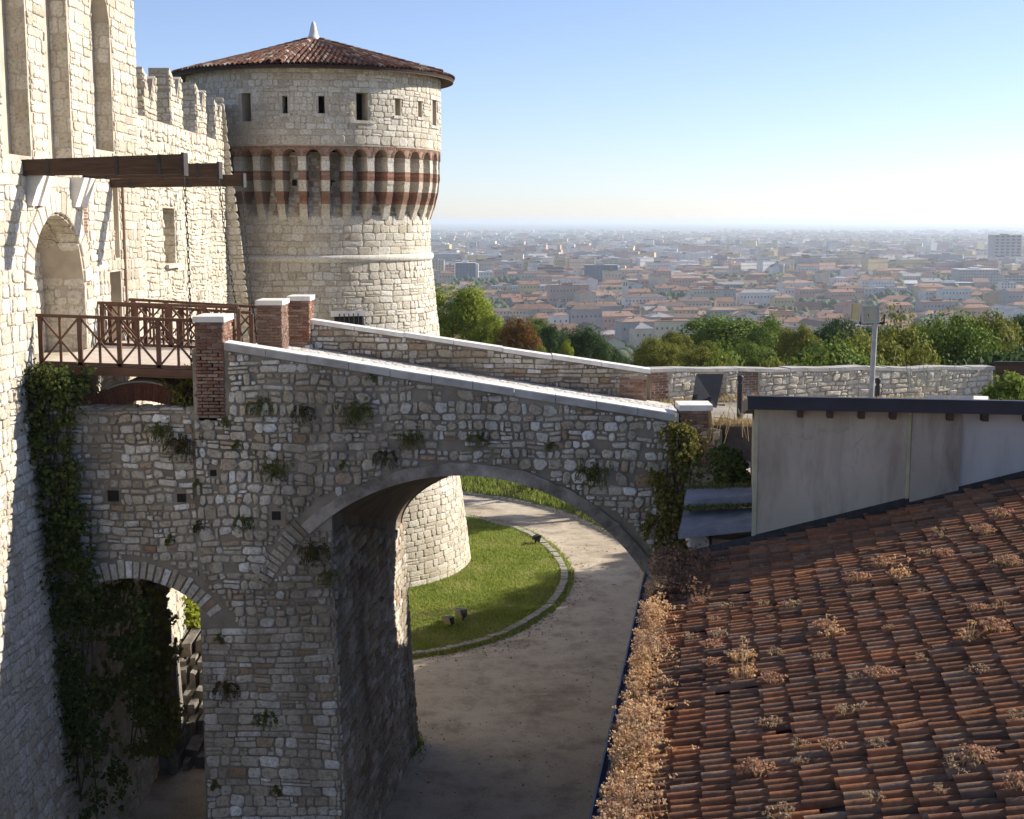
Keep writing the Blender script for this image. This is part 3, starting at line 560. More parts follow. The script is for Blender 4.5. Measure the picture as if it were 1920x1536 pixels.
# conical roof of barrel tiles with ridge rows and finial
b = MB(); RE, ZE, ZA = 5.98, 5.98, 7.62; sl_ = (ZA - ZE) / RE
b.lathe([(RE, ZE - 0.10), (RE + 0.02, ZE - 0.02), (0.05, ZA - 0.02)], TX, TY, 96, 1); b.lathe([(5.2, ZE - 0.06), (RE, ZE - 0.1)], TX, TY, 96, 2); b.lathe([(RE - 0.01, ZE - 0.16), (RE - 0.01, ZE - 0.08)], TX, TY, 96, 2)
r = RE + 0.05; k = 0
while r > 0.3:
    n = max(6, int(2 * math.pi * r / 0.225)); off = U(0, 1)
    for i in range(n):
        a = 2 * math.pi * (i + off * 0) / n + (0.5 * 2 * math.pi / n) * (k % 2) * 0
        rd = Vector((math.sin(a), -math.cos(a), 0)); du = Vector((math.cos(a), math.sin(a), 0)); ds = (-rd + Vector((0, 0, sl_))).normalized(); dn = du.cross(ds); dn = dn if dn.z > 0 else -dn
        p = Vector((TX, TY, ZA)) + rd * r + Vector((0, 0, -r * sl_ + U(0.0, 0.03)))
        half_tile(b, p + du * U(-0.012, 0.012), du, dn, (ds + dn * 0.05).normalized(), 0.40, 0.085, 0.075, 0, 4)
    r -= 0.32; k += 1
for a in (R(-9), R(-5), R(70), R(-80)):
    rd = Vector((math.sin(a), -math.cos(a), 0)); du = Vector((math.cos(a), math.sin(a), 0)); ds = (-rd + Vector((0, 0, sl_))).normalized(); dn = Vector((0, 0, 1))
    for j in range(17): half_tile(b, Vector((TX, TY, ZA + 0.07)) + rd * (RE - j * 0.34) + Vector((0, 0, -(RE - j * 0.34) * sl_)), du, dn, ds, 0.42, 0.12, 0.10, 0, 4)
rf = b.build("roof", [M['tower_tile'], M['pan'], M['timber']], tow)
b = MB(); b.lathe([(0.34, 7.52), (0.30, 7.72), (0.22, 7.78), (0.17, 7.95), (0.12, 8.2), (0.07, 8.36), (0.0, 8.42)], TX, TY, 20); b.build("finial", M['coping'], rf, True)
# ================================================================== stone bridge
BY0, BY1 = 30.0, 39.0
ACX, ACZ, AR = -1.15, -10.43, 4.88
SX, SZ, SR = -8.5, -10.07, 2.17
top = lambda x: -2.79 - 0.160 * (x + 6.25)         # underside of the near coping
deck = lambda x: -3.50 - 0.160 * (x + 5.7)
br = empty("stone_bridge", (-1.5, 34, G), "sloping rubble stone bridge with a wide arch and white coping", "bridge")
pierx = lambda z: -3.98 + 0.02 * (-6.4 - z)
arc = []
for i in range(41):
    x = -3.98 + (3.2 + 3.98) * i / 40; arc.append((x, ACZ + math.sqrt(AR * AR - (x - ACX) ** 2)))
outl = [(-6.95, -16), (pierx(-16), -16)] + arc + [(3.2, -16), (4.6, -16), (4.6, top(4.6) - 0.05), (3.62, top(3.62)), (-6.2, top(-6.2)), (-6.95, top(-6.2))]
b = MB(); b.prism(outl, BY0, BY0 + 0.6, 0)
sarc = [(-6.95, SZ + math.sqrt(SR ** 2 - 1.55 ** 2))] + [(SX + 1.55 - 3.3 * i / 16, SZ + math.sqrt(max(0, SR ** 2 - (1.55 - 3.3 * i / 16) ** 2))) for i in range(1, 17)]
lo = [(-10.45, -4.13), (-6.95, -4.13)] + sarc + [(-10.45, sarc[-1][1] - 0.1)]
b.prism(lo, BY0 + 0.02, BY0 + 0.85, 0)
b.box(4.6, -6.9, BY1 - 0.5, BY1, deck(4.6) - 0.3, deck(-6) - 0.9) if False else None
Pb = lambda u, v, d: (u, BY0 - d, v)
Pl = lambda u, v, d: (u, BY0 + 0.02 - d, v)
def skip_main(u, v):
    if v > top(u) - 0.02 and u > -6.25: return True
    if v < -8.5 and u < -6.96: return True
    if -6.92 < u < -6.22 and v > -4.3: return True
    if u > pierx(v) - 0.01 and v < -6.3 and u < 3.25 and (v < ACZ + 1 or (u - ACX) ** 2 + (v - ACZ) ** 2 < (AR + 0.4) ** 2): 
        return u > pierx(v) - 0.01
    q = math.hypot(u - ACX, v - ACZ)
    if q < AR + 0.26 and v > -6.6 : return True
    if AR - 0.03 < q < AR + 0.42 and -5.35 < u < -3.9 and v > -8: return True
    if math.hypot(u - SX, v - SZ) < SR + 0.45 and v > -9.0: return True
    for hx, hz, hw_ in HOLES:
        if abs(u - hx) < hw_ and abs(v - hz) < hw_: return True
    return False
HOLES = [(at(518, 967, 30).x, at(518, 967, 30).z, 0.14), (at(400, 887, 30).x, at(400, 887, 30).z, 0.1), (at(212, 930, 30).x, at(212, 930, 30).z, 0.17), (at(340, 934, 30).x, at(340, 934, 30).z, 0.13)]
stones(b, Pb, -6.93, 4.55, -9.0, -2.75, (0.10, 0.31), (0.12, 0.42), 0.036, 0.05, skip_main, 1, 0.10, 0.3, 1.6, 0.03, (0.15, 0.4))
stones(b, Pb, -6.93, -3.75, -15.9, -9.0, (0.12, 0.26), (0.18, 0.55), 0.03, 0.04, skip_main, 1, 0.09, 0.22, 1.3, 0.0)
stones(b, Pl, -10.4, -6.96, -9.4, -4.15, (0.12, 0.25), (0.15, 0.4), 0.04, 0.045, lambda u, v: skip_main(u, v), 1, 0.1, 0.25, 1.5, 0.04)
stones(b, lambda u, v, d: (u, BY0 + 0.02 + v, -4.13 + d), -10.3, -6.96, 0.02, 0.83, (0.2, 0.36), (0.25, 0.5), 0.04, 0.03, None, 1, 0.05, 0.1)
stones(b, lambda u, v, d: (-6.95 - d, BY0 + u, v), 0.9, 8.5, -15.9, -4.2, (0.2, 0.35), (0.3, 0.6), 0.04, 0.04, None, 1, 0.1, 0.2)
for hx, hz, hw_ in HOLES: b.box(hx - hw_ * 0.7, hx + hw_ * 0.7, BY0 - 0.008, BY0 + 0.3, hz - hw_ * 0.7, hz + hw_ * 0.7, 2)
b.poly([(-6.95, BY0 + 0.6, -16), (-6.95, BY1, -16), (-6.95, BY1, -3.6), (-6.95, BY0 + 0.6, -3.6)], 0)
b.build("wall", [M['mortar_dark'], M['bridge'], M['dark']], br)
# passage: pier flank and vault, lofted from the near segmental arch to the far elliptical one
def near_p(t):
    return arc[0][0] + (arc[-1][0] - arc[0][0]) * t, None
b = MB(); NS = 48
nearP = [(pierx(-16), -16.0), (pierx(-11), -11.0)] + arc + [(3.2, -11), (3.2, -16)]
def far_pt(i, n):
    if i == 0: return (-2.72, -16.0)
    if i == 1: return (-2.97, -11.5)
    if i == n - 1: return (4.6, -16.0)
    if i == n - 2: return (4.6, -11.0)
    t = (i - 2) / (n - 5); a = math.pi * (1 - t); return (0.72 + 3.86 * math.cos(a), -8.62 + 1.85 * math.sin(a))
n = len(nearP); farP = [far_pt(i, n) for i in range(n)]
for i in range(n - 1):
    for j in range(6):
        f = lambda k, t: (nearP[k][0] + (farP[k][0] - nearP[k][0]) * t, BY0 + 0.3 + (BY1 - BY0 - 0.3) * t, nearP[k][1] + (farP[k][1] - nearP[k][1]) * t)
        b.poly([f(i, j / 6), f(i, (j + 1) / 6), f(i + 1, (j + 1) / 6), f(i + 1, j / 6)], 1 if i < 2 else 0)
def flank(u, v, d):          # u in 0..1 depth, v height
    t = u / 9.0
    xn = pierx(v); xf = -2.97 + (0.25 / 4.5) * (-11.5 - v) if v < -11.5 else (-2.97 - 0.16 * (v + 11.5) / 2.9)
    vv = v
    return (xn + (xf - xn) * t + d, BY0 + u, vv)
stones(b, flank, 0.0, 9.0, -15.9, -8.55, (0.14, 0.26), (0.3, 0.7), 0.03, 0.045, None, 2, 0.08, 0.15, 1.2)
stones(b, flank, 0.0, 6.4, -8.55, -6.9, (0.14, 0.26), (0.3, 0.7), 0.03, 0.045, lambda u, v: v > -6.5 - u * 0.24 - 0.15, 2, 0.08, 0.15, 1.2)
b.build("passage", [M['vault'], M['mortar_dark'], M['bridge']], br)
# rendered arch ring, then voussoirs where it runs on into the pier
b = MB(); a0, a1 = math.acos((3.25 - ACX) / (AR + 0.2)), math.pi - math.acos((ACX + 4.62) / (AR + 0.2)); NA = 60
for i in range(NA):
    t0, t1 = a0 + (a1 - a0) * i / NA, a0 + (a1 - a0) * (i + 1) / NA
    rv = lambda t: AR + 0.26 + 0.05 * noise.noise(Vector((t * 9, 0, 0))) + 0.03 * noise.noise(Vector((t * 31, 2, 0)))
    Q = lambda r, t, y: (ACX + r * math.cos(t), y, ACZ + r * math.sin(t))
    b.hexa([Q(AR - 0.012, t0, BY0 - 0.07), Q(AR - 0.012, t1, BY0 - 0.07), Q(AR - 0.012, t1, BY0 + 0.5), Q(AR - 0.012, t0, BY0 + 0.5)], [Q(rv(t0), t0, BY0 - 0.06), Q(rv(t1), t1, BY0 - 0.06), Q(rv(t1), t1, BY0 + 0.1), Q(rv(t0), t0, BY0 + 0.1)], 0)
ring_stones(b, Pb, ACX, ACZ, AR - 0.02, AR + 0.40, a1, a1 + 0.33, 11, 0.045, 1)
b.build("arch_ring", [M['plaster_ring'], M['bridge']], br)
b = MB(); ring_stones(b, Pl, SX, SZ, SR, SR + 0.40, 0.62, math.pi - 0.62, 27, 0.055, 1)
b.build("small_arch_ring", [M['plaster_ring'], M['bridge']], br)
# deck, far parapet, copings
b = MB(); xa, xb = -6.9, 8.0
b.hexa([(xa, BY0 + 0.4, deck(xa) - 0.4), (xb, BY0 + 0.4, deck(4.6) - 0.6), (xb, BY1, deck(4.6) - 0.6), (xa, BY1, deck(xa) - 0.4)], [(xa, BY0 + 0.4, deck(xa)), (4.6, BY0 + 0.4, deck(4.6)), (4.6, BY1, deck(4.6)), (xa, BY1, deck(xa))], 0)
stones(b, lambda u, v, d: (u, v, deck(u) + d), -6.8, 4.5, 30.6, 38.25, (0.2, 0.34), (0.2, 0.4), 0.03, 0.014, None, 1, 0.06, 0.1)
b.build("deck", [M['cobble'], M['cobble']], br)
b = MB(); f0, f1 = 38.3, 38.75
ft = lambda x: -2.82 - 0.1495 * (x + 5.63)
b.hexa([(-5.7, f0, deck(-5.7) - 0.3), (3.75, f0, deck(3.75) - 0.3), (3.75, f1, deck(3.75) - 2), (-5.7, f1, deck(-5.7) - 2)], [(-5.7, f0, ft(-5.7)), (3.75, f0, ft(3.75)), (3.75, f1, ft(3.75)), (-5.7, f1, ft(-5.7))], 0)
b.prism([(-6.95, -16), (-2.72, -16)] + farP[1:-1] + [(4.6, -16), (6, -16), (6, deck(4.6)), (4.6, deck(4.6)), (-6.95, deck(-6.95))], BY1 - 0.3, BY1, 0)
stones(b, lambda u, v, d: (u, f0 - d, v), -5.68, 3.74, -5.1, -2.85, (0.10, 0.24), (0.2, 0.55), 0.035, 0.05, lambda u, v: v > ft(u) - 0.01 or v < deck(u) or (u > 3.0 and v < -4.35), 1, 0.06, 0.2, 1.5)
bricks(b, lambda u, v, d: (u, f0 - d, v), 3.0, 3.74, -5.0, -4.35, 2)
b.build("far_parapet", [M['mortar_dark'], M['bridge'], M['brick']], br)
def coping(x0, x1, y0, y1, zf, th, mats, segs):
    b = MB(); n = segs
    for i in range(n):
        a, c = x0 + (x1 - x0) * i / n + 0.006, x0 + (x1 - x0) * (i + 1) / n - 0.006; e = U(-0.012, 0.012)
        b.hexa([(a, y0, zf(a) - th + e), (c, y0, zf(c) - th + e), (c, y1, zf(c) - th + e), (a, y1, zf(a) - th + e)], [(a, y0 + 0.012, zf(a) + e), (c, y0 + 0.012, zf(c) + e), (c, y1 - 0.012, zf(c) + e), (a, y1 - 0.012, zf(a) + e)], 0)
        b.hexa([(a, y0 - 0.006, zf(a) - th - 0.004 + e), (c, y0 - 0.006, zf(c) - th - 0.004 + e), (c, y0 - 0.001, zf(c) - th - 0.004 + e), (a, y0 - 0.001, zf(a) - th - 0.004 + e)], [(a, y0 - 0.006, zf(a) - 0.02 + e), (c, y0 - 0.006, zf(c) - 0.02 + e), (c, y0 - 0.001, zf(c) - 0.02 + e), (a, y0 - 0.001, zf(a) - 0.02 + e)], 1)
    b.build("coping", mats, br)
coping(-6.24, 3.64, BY0 - 0.08, BY0 + 0.5, lambda x: top(x) + 0.17, 0.17, [M['coping'], M['coping_edge']], 11)
coping(-5.72, 3.85, f0 - 0.06, f1 + 0.06, lambda x: ft(x) + 0.11, 0.11, [M['coping'], M['coping']], 7)
def pillar(x0, x1, y0, y1, z0, z1, brick_to, label=None):
    b = MB(); b.box(x0 + 0.02, x1 - 0.02, y0 + 0.02, y1 - 0.02, z0, z1, 1)
    sk = lambda u, v: False
    for P_, w_ in ((lambda u, v, d: (x0 + u, y0 + 0.02 - d, v), x1 - x0), (lambda u, v, d: (x1 - 0.02 + d, y0 + u, v), y1 - y0), (lambda u, v, d: (x0 + 0.02 - d, y0 + u, v), y1 - y0)):
        bricks(b, P_, 0.0, w_, brick_to, z1, 0, 0.075, 0.25, None, 0.03)
        if brick_to > z0 + 0.05: stones(b, P_, 0.0, w_, z0, brick_to, (0.12, 0.2), (0.2, 0.5), 0.03, 0.035, None, 2, 0.02, 0)
    o = b.build("pillar", [M['brick'], M['brick_mortar'], M['bridge']], br)
    if label: o['label'] = label
    b = MB(); b.box(x0 - 0.035, x1 + 0.035, y0 - 0.035, y1 + 0.035, z1 + 0.001, z1 + 0.125); b.build("cap", M['coping'], o)
pillar(-6.87, -6.26, BY0 - 0.02, BY0 + 1.0, -4.35, -2.2, -4.3)
pillar(-6.62, -5.98, 36.0, 37.05, -3.75, -2.2, -3.4)
pillar(-6.12, -5.55, 37.95, 38.85, -3.75, -2.2, -3.4)
pillar(3.68, 4.34, BY0 - 0.04, BY0 + 0.66, -5.4, -4.13, -5.4, "brick pillar with broad white cap at the low end of the bridge")
bricks_b = MB()

# ================================================================== drawbridges
def railing(parent, x0, x1, y, z0, z1, npan, h=1.06):
    o = MB(); zz = lambda x: z0 + (z1 - z0) * (x - x0) / (x1 - x0)
    o.bar((x0 - 0.08, y, zz(x0) + h), (x1, y, zz(x1) + h), 0.09, 0.07)
    rl = o.build("railing", M['rust'], parent)
    for i in range(npan + 1):
        x = x0 + (x1 - x0) * i / npan; b = MB(); b.bar((x, y, zz(x) - 0.02), (x, y, zz(x) + h - 0.03), 0.095, 0.07); b.build("post", M['rust'], rl)
    for i in range(npan):
        a, c = x0 + (x1 - x0) * i / npan, x0 + (x1 - x0) * (i + 1) / npan; mid = (a + c) / 2; b = MB()
        b.bar((a + 0.04, y - 0.02, zz(a) + 0.06), (c - 0.04, y - 0.02, zz(c) + h - 0.06), 0.05, 0.04); b.bar((a + 0.04, y + 0.02, zz(a) + h - 0.06), (c - 0.04, y + 0.02, zz(c) + 0.06), 0.05, 0.04)
        b.bar((mid, y, zz(mid)), (mid, y, zz(mid) + h - 0.03), 0.05, 0.05); b.build("cross_brace", M['rust'], rl)
    b = MB(); b.bar((x0, y, zz(x0) + 0.03), (x1, y, zz(x1) + 0.03), 0.07, 0.06); b.build("bottom_rail", M['rust'], rl)
def drawbridge(name, y0, y1, z0, z1, x0, x1, label, n):
    o = empty(name, ((x0 + x1) / 2, (y0 + y1) / 2, z0), label, "drawbridge")
    b = MB(); k = int((y1 - y0) / 0.24); zz = lambda x: z0 + (z1 - z0) * (x - x0) / (x1 - x0)
    for i in range(k):
        a, c = y0 + (y1 - y0) * i / k + 0.008, y0 + (y1 - y0) * (i + 1) / k - 0.008
        b.hexa([(x0, a, z0 - 0.06), (x1, a, z1 - 0.06), (x1, c, z1 - 0.06), (x0, c, z0 - 0.06)], [(x0, a, z0), (x1, a, z1), (x1, c, z1), (x0, c, z0)])
    b.build("deck", M['planks'], o)
    for y in (y0 - 0.06, (y0 + y1) / 2, y1 + 0.06):
        b = MB(); b.bar((x0, y, z0 - 0.10), (x1 + 0.1, y, z1 - 0.10), 0.08, 0.16); b.bar((x0, y, z0 - 0.19), (x1 + 0.1, y, z1 - 0.19), 0.15, 0.03); b.build("girder", M['rust'], o)
    railing(o, x0 + 0.08, x1, y0 - 0.02, z0, z1, n); railing(o, x0 + 0.08, x1, y1 + 0.02, z0, z1, n)
drawbridge("drawbridge", 30.2, 34.75, -3.12, -3.24, -10.36, -6.86, "wide plank drawbridge with rust brown cross braced railings before the arched doorway", 4)
drawbridge("footbridge", 35.45, 37.6, -3.2, -3.42, -10.36, -6.66, "narrow plank footbridge with rust brown railings before the small door", 4)
# brick relieving arch below the drawbridge
b = MB(); aw = [(-9.75 + 2.6 * i / 24) for i in range(25)]; up = lambda x: -3.66 - 0.5 * ((x + 8.45) / 1.3) ** 2; dn_ = lambda x: -4.08 - 0.30 * ((x + 8.45) / 1.0) ** 2
for a, c in zip(aw, aw[1:]):
    for y, dd in ((31.3, 0), ):
        b.hexa([(a, 31.3, max(-5.2, dn_(a))), (c, 31.3, max(-5.2, dn_(c))), (c, 34.6, max(-5.2, dn_(c))), (a, 34.6, max(-5.2, dn_(a)))], [(a, 31.3, up(a)), (c, 31.3, up(c)), (c, 34.6, up(c)), (a, 34.6, up(a))], 1)
for i in range(40):
    x = -9.72 + 2.55 * (i + 0.5) / 40; z0, z1 = max(-4.8, dn_(x)), up(x) - 0.02
    sx = (x + 8.45) * 0.18
    b.hexa([(x - 0.03 - sx * 0, 31.27, z0), (x + 0.03, 31.27, z0), (x + 0.03, 31.32, z0), (x - 0.03, 31.32, z0)], [(x - 0.03 + sx, 31.28, z1), (x + 0.03 + sx, 31.28, z1), (x + 0.03 + sx, 31.32, z1), (x - 0.03 + sx, 31.32, z1)], 0)
b.hexa([(-10.2, 31.3, -5.3), (-9.6, 31.3, -5.1), (-9.6, 34.6, -5.1), (-10.2, 34.6, -5.3)], [(-10.4, 31.3, -4.5), (-9.4, 31.3, -4.35), (-9.4, 34.6, -4.35), (-10.4, 34.6, -4.5)], 1)
ar = empty("brick_arch", (-8.45, 32, -4.5), "low red brick arch spanning the ditch beneath the drawbridge", "arch"); b.build("arch_barrel", [M['brick_red'], M['brick_mortar']], ar)
b = MB()
for a, c in zip(aw[5:-1], aw[6:]): b.hexa([(a, 31.26, up(a)), (c, 31.26, up(c)), (c, 31.6, up(c)), (a, 31.6, up(a))], [(a, 31.26, up(a) + 0.035), (c, 31.26, up(c) + 0.035), (c, 31.6, up(c) + 0.035), (a, 31.6, up(a) + 0.035)])  # white strip along the arch top, its sunlit edge put into colour
b.build("lit_top_strip", M['coping'], ar)
# ================================================================== ground, road, lawn
def terrain(x, y):
    if y < 92: return G
    t = min(1, (y - 92) / 330); h = G - 84.8 * (t * t * (3 - 2 * t))
    return h
ys = [-60, 0, 20, 40, 60, 80, 92] + [92 + 22 * i for i in range(1, 16)] + [440, 700, 1200, 2500, 6000, 15000, 36000]
V, F = [], []
NX = 24
for y in ys:
    wd = max(140, y * 0.75)
    for i in range(NX + 1):
        x = -wd + 2 * wd * i / NX; V.append((x, y, terrain(x, y)))
for j in range(len(ys) - 1):
    for i in range(NX): F.append((j * (NX + 1) + i, j * (NX + 1) + i + 1, (j + 1) * (NX + 1) + i + 1, (j + 1) * (NX + 1) + i))
def ground_material():
    m, N, L, B = mat("plain and hillside"); tc = N.new("ShaderNodeTexCoord"); v = tc.outputs["Object"]
    n = tex(N, L, 0.004, 8, 0.65, v); r = ramp(N, [(0.3, (0.05, 0.075, 0.03)), (0.45, (0.08, 0.10, 0.045)), (0.6, (0.13, 0.13, 0.075)), (0.75, (0.06, 0.085, 0.035))]); L.new(n.outputs[0], r.inputs[0])
    L.new(r.outputs[0], B.inputs["Base Color"]); B.inputs["Roughness"].default_value = 1; return m
b = MB(); b.v = V; b.f = F; b.m = [0] * len(F)
tag(b.build("ground", ground_material(), None, True), kind="structure")
b = MB(); b.poly([(-16, -10, G + 0.01), (16, -10, G + 0.01), (30, 86, G + 0.01), (-30, 86, G + 0.01)])
tag(b.build("road", M['sand']), kind="structure")
# lawn island: outer edge taken from the kerb
kp = [atz(x, y, G) for x, y in [(640, 1250), (765, 1232), (840, 1220), (900, 1205), (950, 1187), (1000, 1160), (1035, 1132), (1055, 1100), (1058, 1075), (1045, 1048), (1020, 1022), (985, 1000), (940, 985), (880, 972), (820, 968)]]
def smooth_path(pts, n=6):
    out = []
    for i in range(len(pts) - 1):
        p0, p1, p2, p3 = pts[max(i - 1, 0)], pts[i], pts[i + 1], pts[min(i + 2, len(pts) - 1)]
        for k in range(n):
            t = k / n; out.append(0.5 * ((2 * p1) + (p2 - p0) * t + (2 * p0 - 5 * p1 + 4 * p2 - p3) * t * t + (3 * p1 - p0 - 3 * p2 + p3) * t ** 3))
    return out + [pts[-1]]
kp = smooth_path(kp)
def inpoly(x, y, poly):
    r = False; j = len(poly) - 1
    for i in range(len(poly)):
        if (poly[i][1] > y) != (poly[j][1] > y) and x < (poly[j][0] - poly[i][0]) * (y - poly[i][1]) / (poly[j][1] - poly[i][1]) + poly[i][0]: r = not r
        j = i
    return r
lawn = [(p.x, p.y) for p in kp] + [(-12, kp[-1].y), (-12, kp[0].y)]
b = MB(); b.poly([(x, y, G + 0.05) for x, y in lawn]); tag(b.build("lawn_bed", M['soil']), kind="structure")
def kerb(path, wd, name, hgt=0.13):
    b = MB(); 
    for i in range(len(path) - 1):
        p, q = path[i], path[i + 1]; n = max(1, int((q - p).length / 0.28)); 
        for k in range(n):
            a, c = p.lerp(q, k / n), p.lerp(q, (k + 0.94) / n); d = (c - a).normalized(); s = Vector((d.y, -d.x, 0)) * wd / 2 * U(0.85, 1.1); h = hgt * U(0.8, 1.15)
            e = d * 0.02; lift = Vector((0, 0, h))
            b.hexa([a - s, c - s, c + s, a + s], [a - s * 0.85 + e + lift, c - s * 0.85 - e + lift, c + s * 0.85 - e + lift, a + s * 0.85 + e + lift])
    tag(b.build(name, M['bridge_pale']), kind="structure")
M['bridge_pale'] = stone_mat("pale kerb stone", [(0.36, 0.33, 0.28), (0.48, 0.45, 0.39), (0.42, 0.39, 0.33)], damt=0.35)
kerb(kp, 0.34, "lawn_kerb")
kp2 = smooth_path([atz(x, y, G) for x, y in [(800, 918), (868, 926), (940, 936), (1000, 948), (1060, 964), (1120, 990), (1200, 1030)]], 5)
kerb(kp2, 0.30, "road_kerb")
# bank behind the road
def bank_z(p, t): return G + 0.1 + 5.2 * t ** 1.1
bank = []; NB_ = 10; b = MB()
rows = [[Vector((p.x + 1.2 * t * 6, p.y + 16 * t, bank_z(p, t))) for p in ([Vector((-30, kp2[0].y + 6, G))] + kp2 + [Vector((22, 58, G)), Vector((34, 46, G))])] for t in [i / NB_ for i in range(NB_ + 1)]]
for i in range(NB_):
    for k in range(len(rows[0]) - 1): b.poly([rows[i][k], rows[i][k + 1], rows[i + 1][k + 1], rows[i + 1][k]])
last = rows[-1]; far_ = [p + Vector((6, 40, -9)) for p in last]
for k in range(len(last) - 1): b.poly([last[k], last[k + 1], far_[k + 1], far_[k]])
tag(b.build("grass_bank", M['soil']), kind="structure")
def grass(name, pts, h, wd):
    n = len(pts); pts = np.array(pts); a = rng.uniform(0, 2 * math.pi, n); L = h * rng.uniform(0.5, 1.4, n)
    dx, dy = np.cos(a), np.sin(a); lean = rng.normal(size=(n, 2)) * 0.35
    V = np.empty((n, 3, 3)); V[:, 0] = pts - np.stack([dx, dy, 0 * dx], 1) * wd / 2; V[:, 1] = pts + np.stack([dx, dy, 0 * dx], 1) * wd / 2
    V[:, 2] = pts + np.stack([lean[:, 0] * L, lean[:, 1] * L, L], 1)
    o = np_mesh(name, V.reshape(-1, 3), np.arange(3 * n).reshape(n, 3), M['grass']); return tag(o, kind="stuff")
gp = []
while len(gp) < 60000:
    x, y = U(-6.5, 3.2), U(43, 72)
    if inpoly(x, y, lawn) and (x - TX) ** 2 + (y - TY) ** 2 > 6.55 ** 2 and (noise.noise(Vector((x * 0.7, y * 0.7, 0))) > U(-0.9, 0.2)): gp.append((x, y, G + 0.05))
tag(grass("lawn_grass", gp, 0.085, 0.05), "short mown grass of the lawn below the round tower", "grass")
gp = []
for _ in range(26000):
    i, k = U(0, NB_ * 0.7), U(1, len(rows[0]) - 3); i0, k0 = int(i), int(k); t, s_ = i - i0, k - k0
    gp.append(tuple((rows[i0][k0] * (1 - s_) + rows[i0][k0 + 1] * s_) * (1 - t) + (rows[i0 + 1][k0] * (1 - s_) + rows[i0 + 1][k0 + 1] * s_) * t))
tag(grass("bank_grass", gp, 0.3, 0.07), "rough grass on the bank beyond the gravel road", "grass")
# grass fringe along the kerb and weeds on the gravel at the pier's foot
gp = []
for p, q in zip(kp, kp[1:]):
    for _ in range(60):
        c = p.lerp(q, random.random()); d = (q - p).normalized(); s = Vector((d.y, -d.x, 0)); gp.append(tuple(c + s * random.choice([U(0.17, 0.42), U(0.17, 0.25)]) + Vector((0, 0, 0.01))))
for _ in range(420):
    q = atz(778 + random.gauss(0, 7), 1395 + random.gauss(0, 14), G); gp.append((q.x, q.y, G + 0.01))
tag(grass("kerb_weeds", gp, 0.12, 0.05), "low weeds along the kerb and the foot of the pier", "weeds")
# lawn floodlights
M['litter'] = leaf_mat("dry fallen leaves", [(0.10, 0.065, 0.03), (0.18, 0.12, 0.06), (0.26, 0.19, 0.10)], 0.2, 1.0)
lt = MB()
for _ in range(1500):
    if random.random() < 0.5:
        i_ = random.randrange(len(kp) - 1); c_ = kp[i_].lerp(kp[i_ + 1], random.random()); x, y = c_.x + abs(random.gauss(0, 0.7)), c_.y - abs(random.gauss(0, 0.5))
    else: x, y = U(-3, 7), U(35, 72)
    r_ = U(0.025, 0.07); a_ = U(0, 6.28); lt.poly([(x + r_ * math.cos(a_ + k * 1.57) * (1 if k % 2 else 0.55), y + r_ * math.sin(a_ + k * 1.57) * (1 if k % 2 else 0.55), G + 0.022 + U(0, .03)) for k in range(4)])
tag(lt.build("leaf_litter", M['litter']), "dry leaves blown over the gravel road", "leaves", kind="stuff")
def ground_lamp(px, py, rz, label, s=1.0):
    p = atz(px, py, G); o = empty("lawn_floodlight", (p.x, p.y, G + 0.04), label, "floodlight", "floodlights on the lawn", rz)
    def loc(b):
        ca, sa = math.cos(rz), math.sin(rz); b.v = [(p.x + (x * ca - y * sa) * s, p.y + (x * sa + y * ca) * s, G + 0.04 + z * s) for x, y, z in b.v]; return b
    b = MB(); b.tube([(0, 0, 0), (0, 0, 0.22)], 0.04, 8); b.box(-0.22, 0.22, -0.03, 0.03, 0.2, 0.24); loc(b).build("stand", M['iron'], o)
    b = MB(); b.hexa([(-0.13, -0.10, 0.26), (0.13, -0.10, 0.26), (0.21, 0.10, 0.13), (-0.21, 0.10, 0.13)], [(-0.13, -0.06, 0.42), (0.13, -0.06, 0.42), (0.21, 0.22, 0.46), (-0.21, 0.22, 0.46)]); b.bar((-0.24, 0.08, 0.2), (-0.24, 0.1, 0.34), 0.02, 0.05); b.bar((0.24, 0.08, 0.2), (0.24, 0.1, 0.34), 0.02, 0.05)
    for i in range(4): b.box(-0.11, 0.11, -0.13, -0.07, 0.27 + i * 0.04, 0.285 + i * 0.04)
    loc(b).build("housing", M['charcoal'], o)
    b = MB(); b.hexa([(-0.19, 0.125, 0.15), (0.19, 0.125, 0.15), (0.19, 0.14, 0.15), (-0.19, 0.14, 0.15)], [(-0.19, 0.235, 0.45), (0.19, 0.235, 0.45), (0.19, 0.25, 0.45), (-0.19, 0.25, 0.45)]); loc(b).build("lens", M['lamp_glass'], o)
def glass_mat(name, col, rough=0.12):
    m, N, L, B = mat(name); B.inputs["Base Color"].default_value = (*col, 1); B.inputs["Roughness"].default_value = rough; B.inputs["Specular IOR Level"].default_value = 0.6; return m
M['lamp_glass'] = glass_mat("lamp glass", (0.30, 0.28, 0.22))
ground_lamp(844, 1178, 2.4, "squat black floodlight on the lawn, the one tipped lower of the close pair", 0.95)
ground_lamp(868, 1166, 2.2, "upright black floodlight on the lawn, the taller of the close pair", 1.1)
ground_lamp(1004, 1022, -1.0, "single black floodlight by the sunlit curve of the lawn kerb", 0.95)
p = atz(998, 938, G); o = empty("lamp_bollard", (p.x, p.y, G), "black bollard at the kerb below the grass bank", "bollard")
b = MB(); b.tube([(p.x, p.y, G), (p.x, p.y, G + 1.0)], 0.09, 10); b.build("shaft", M['charcoal'], o); b = MB(); b.tube([(p.x, p.y, G + 1.0), (p.x, p.y, G + 1.06), (p.x, p.y, G + 1.14)], [0.14, 0.14, 0.05], 10); b.build("cap", M['charcoal'], o)

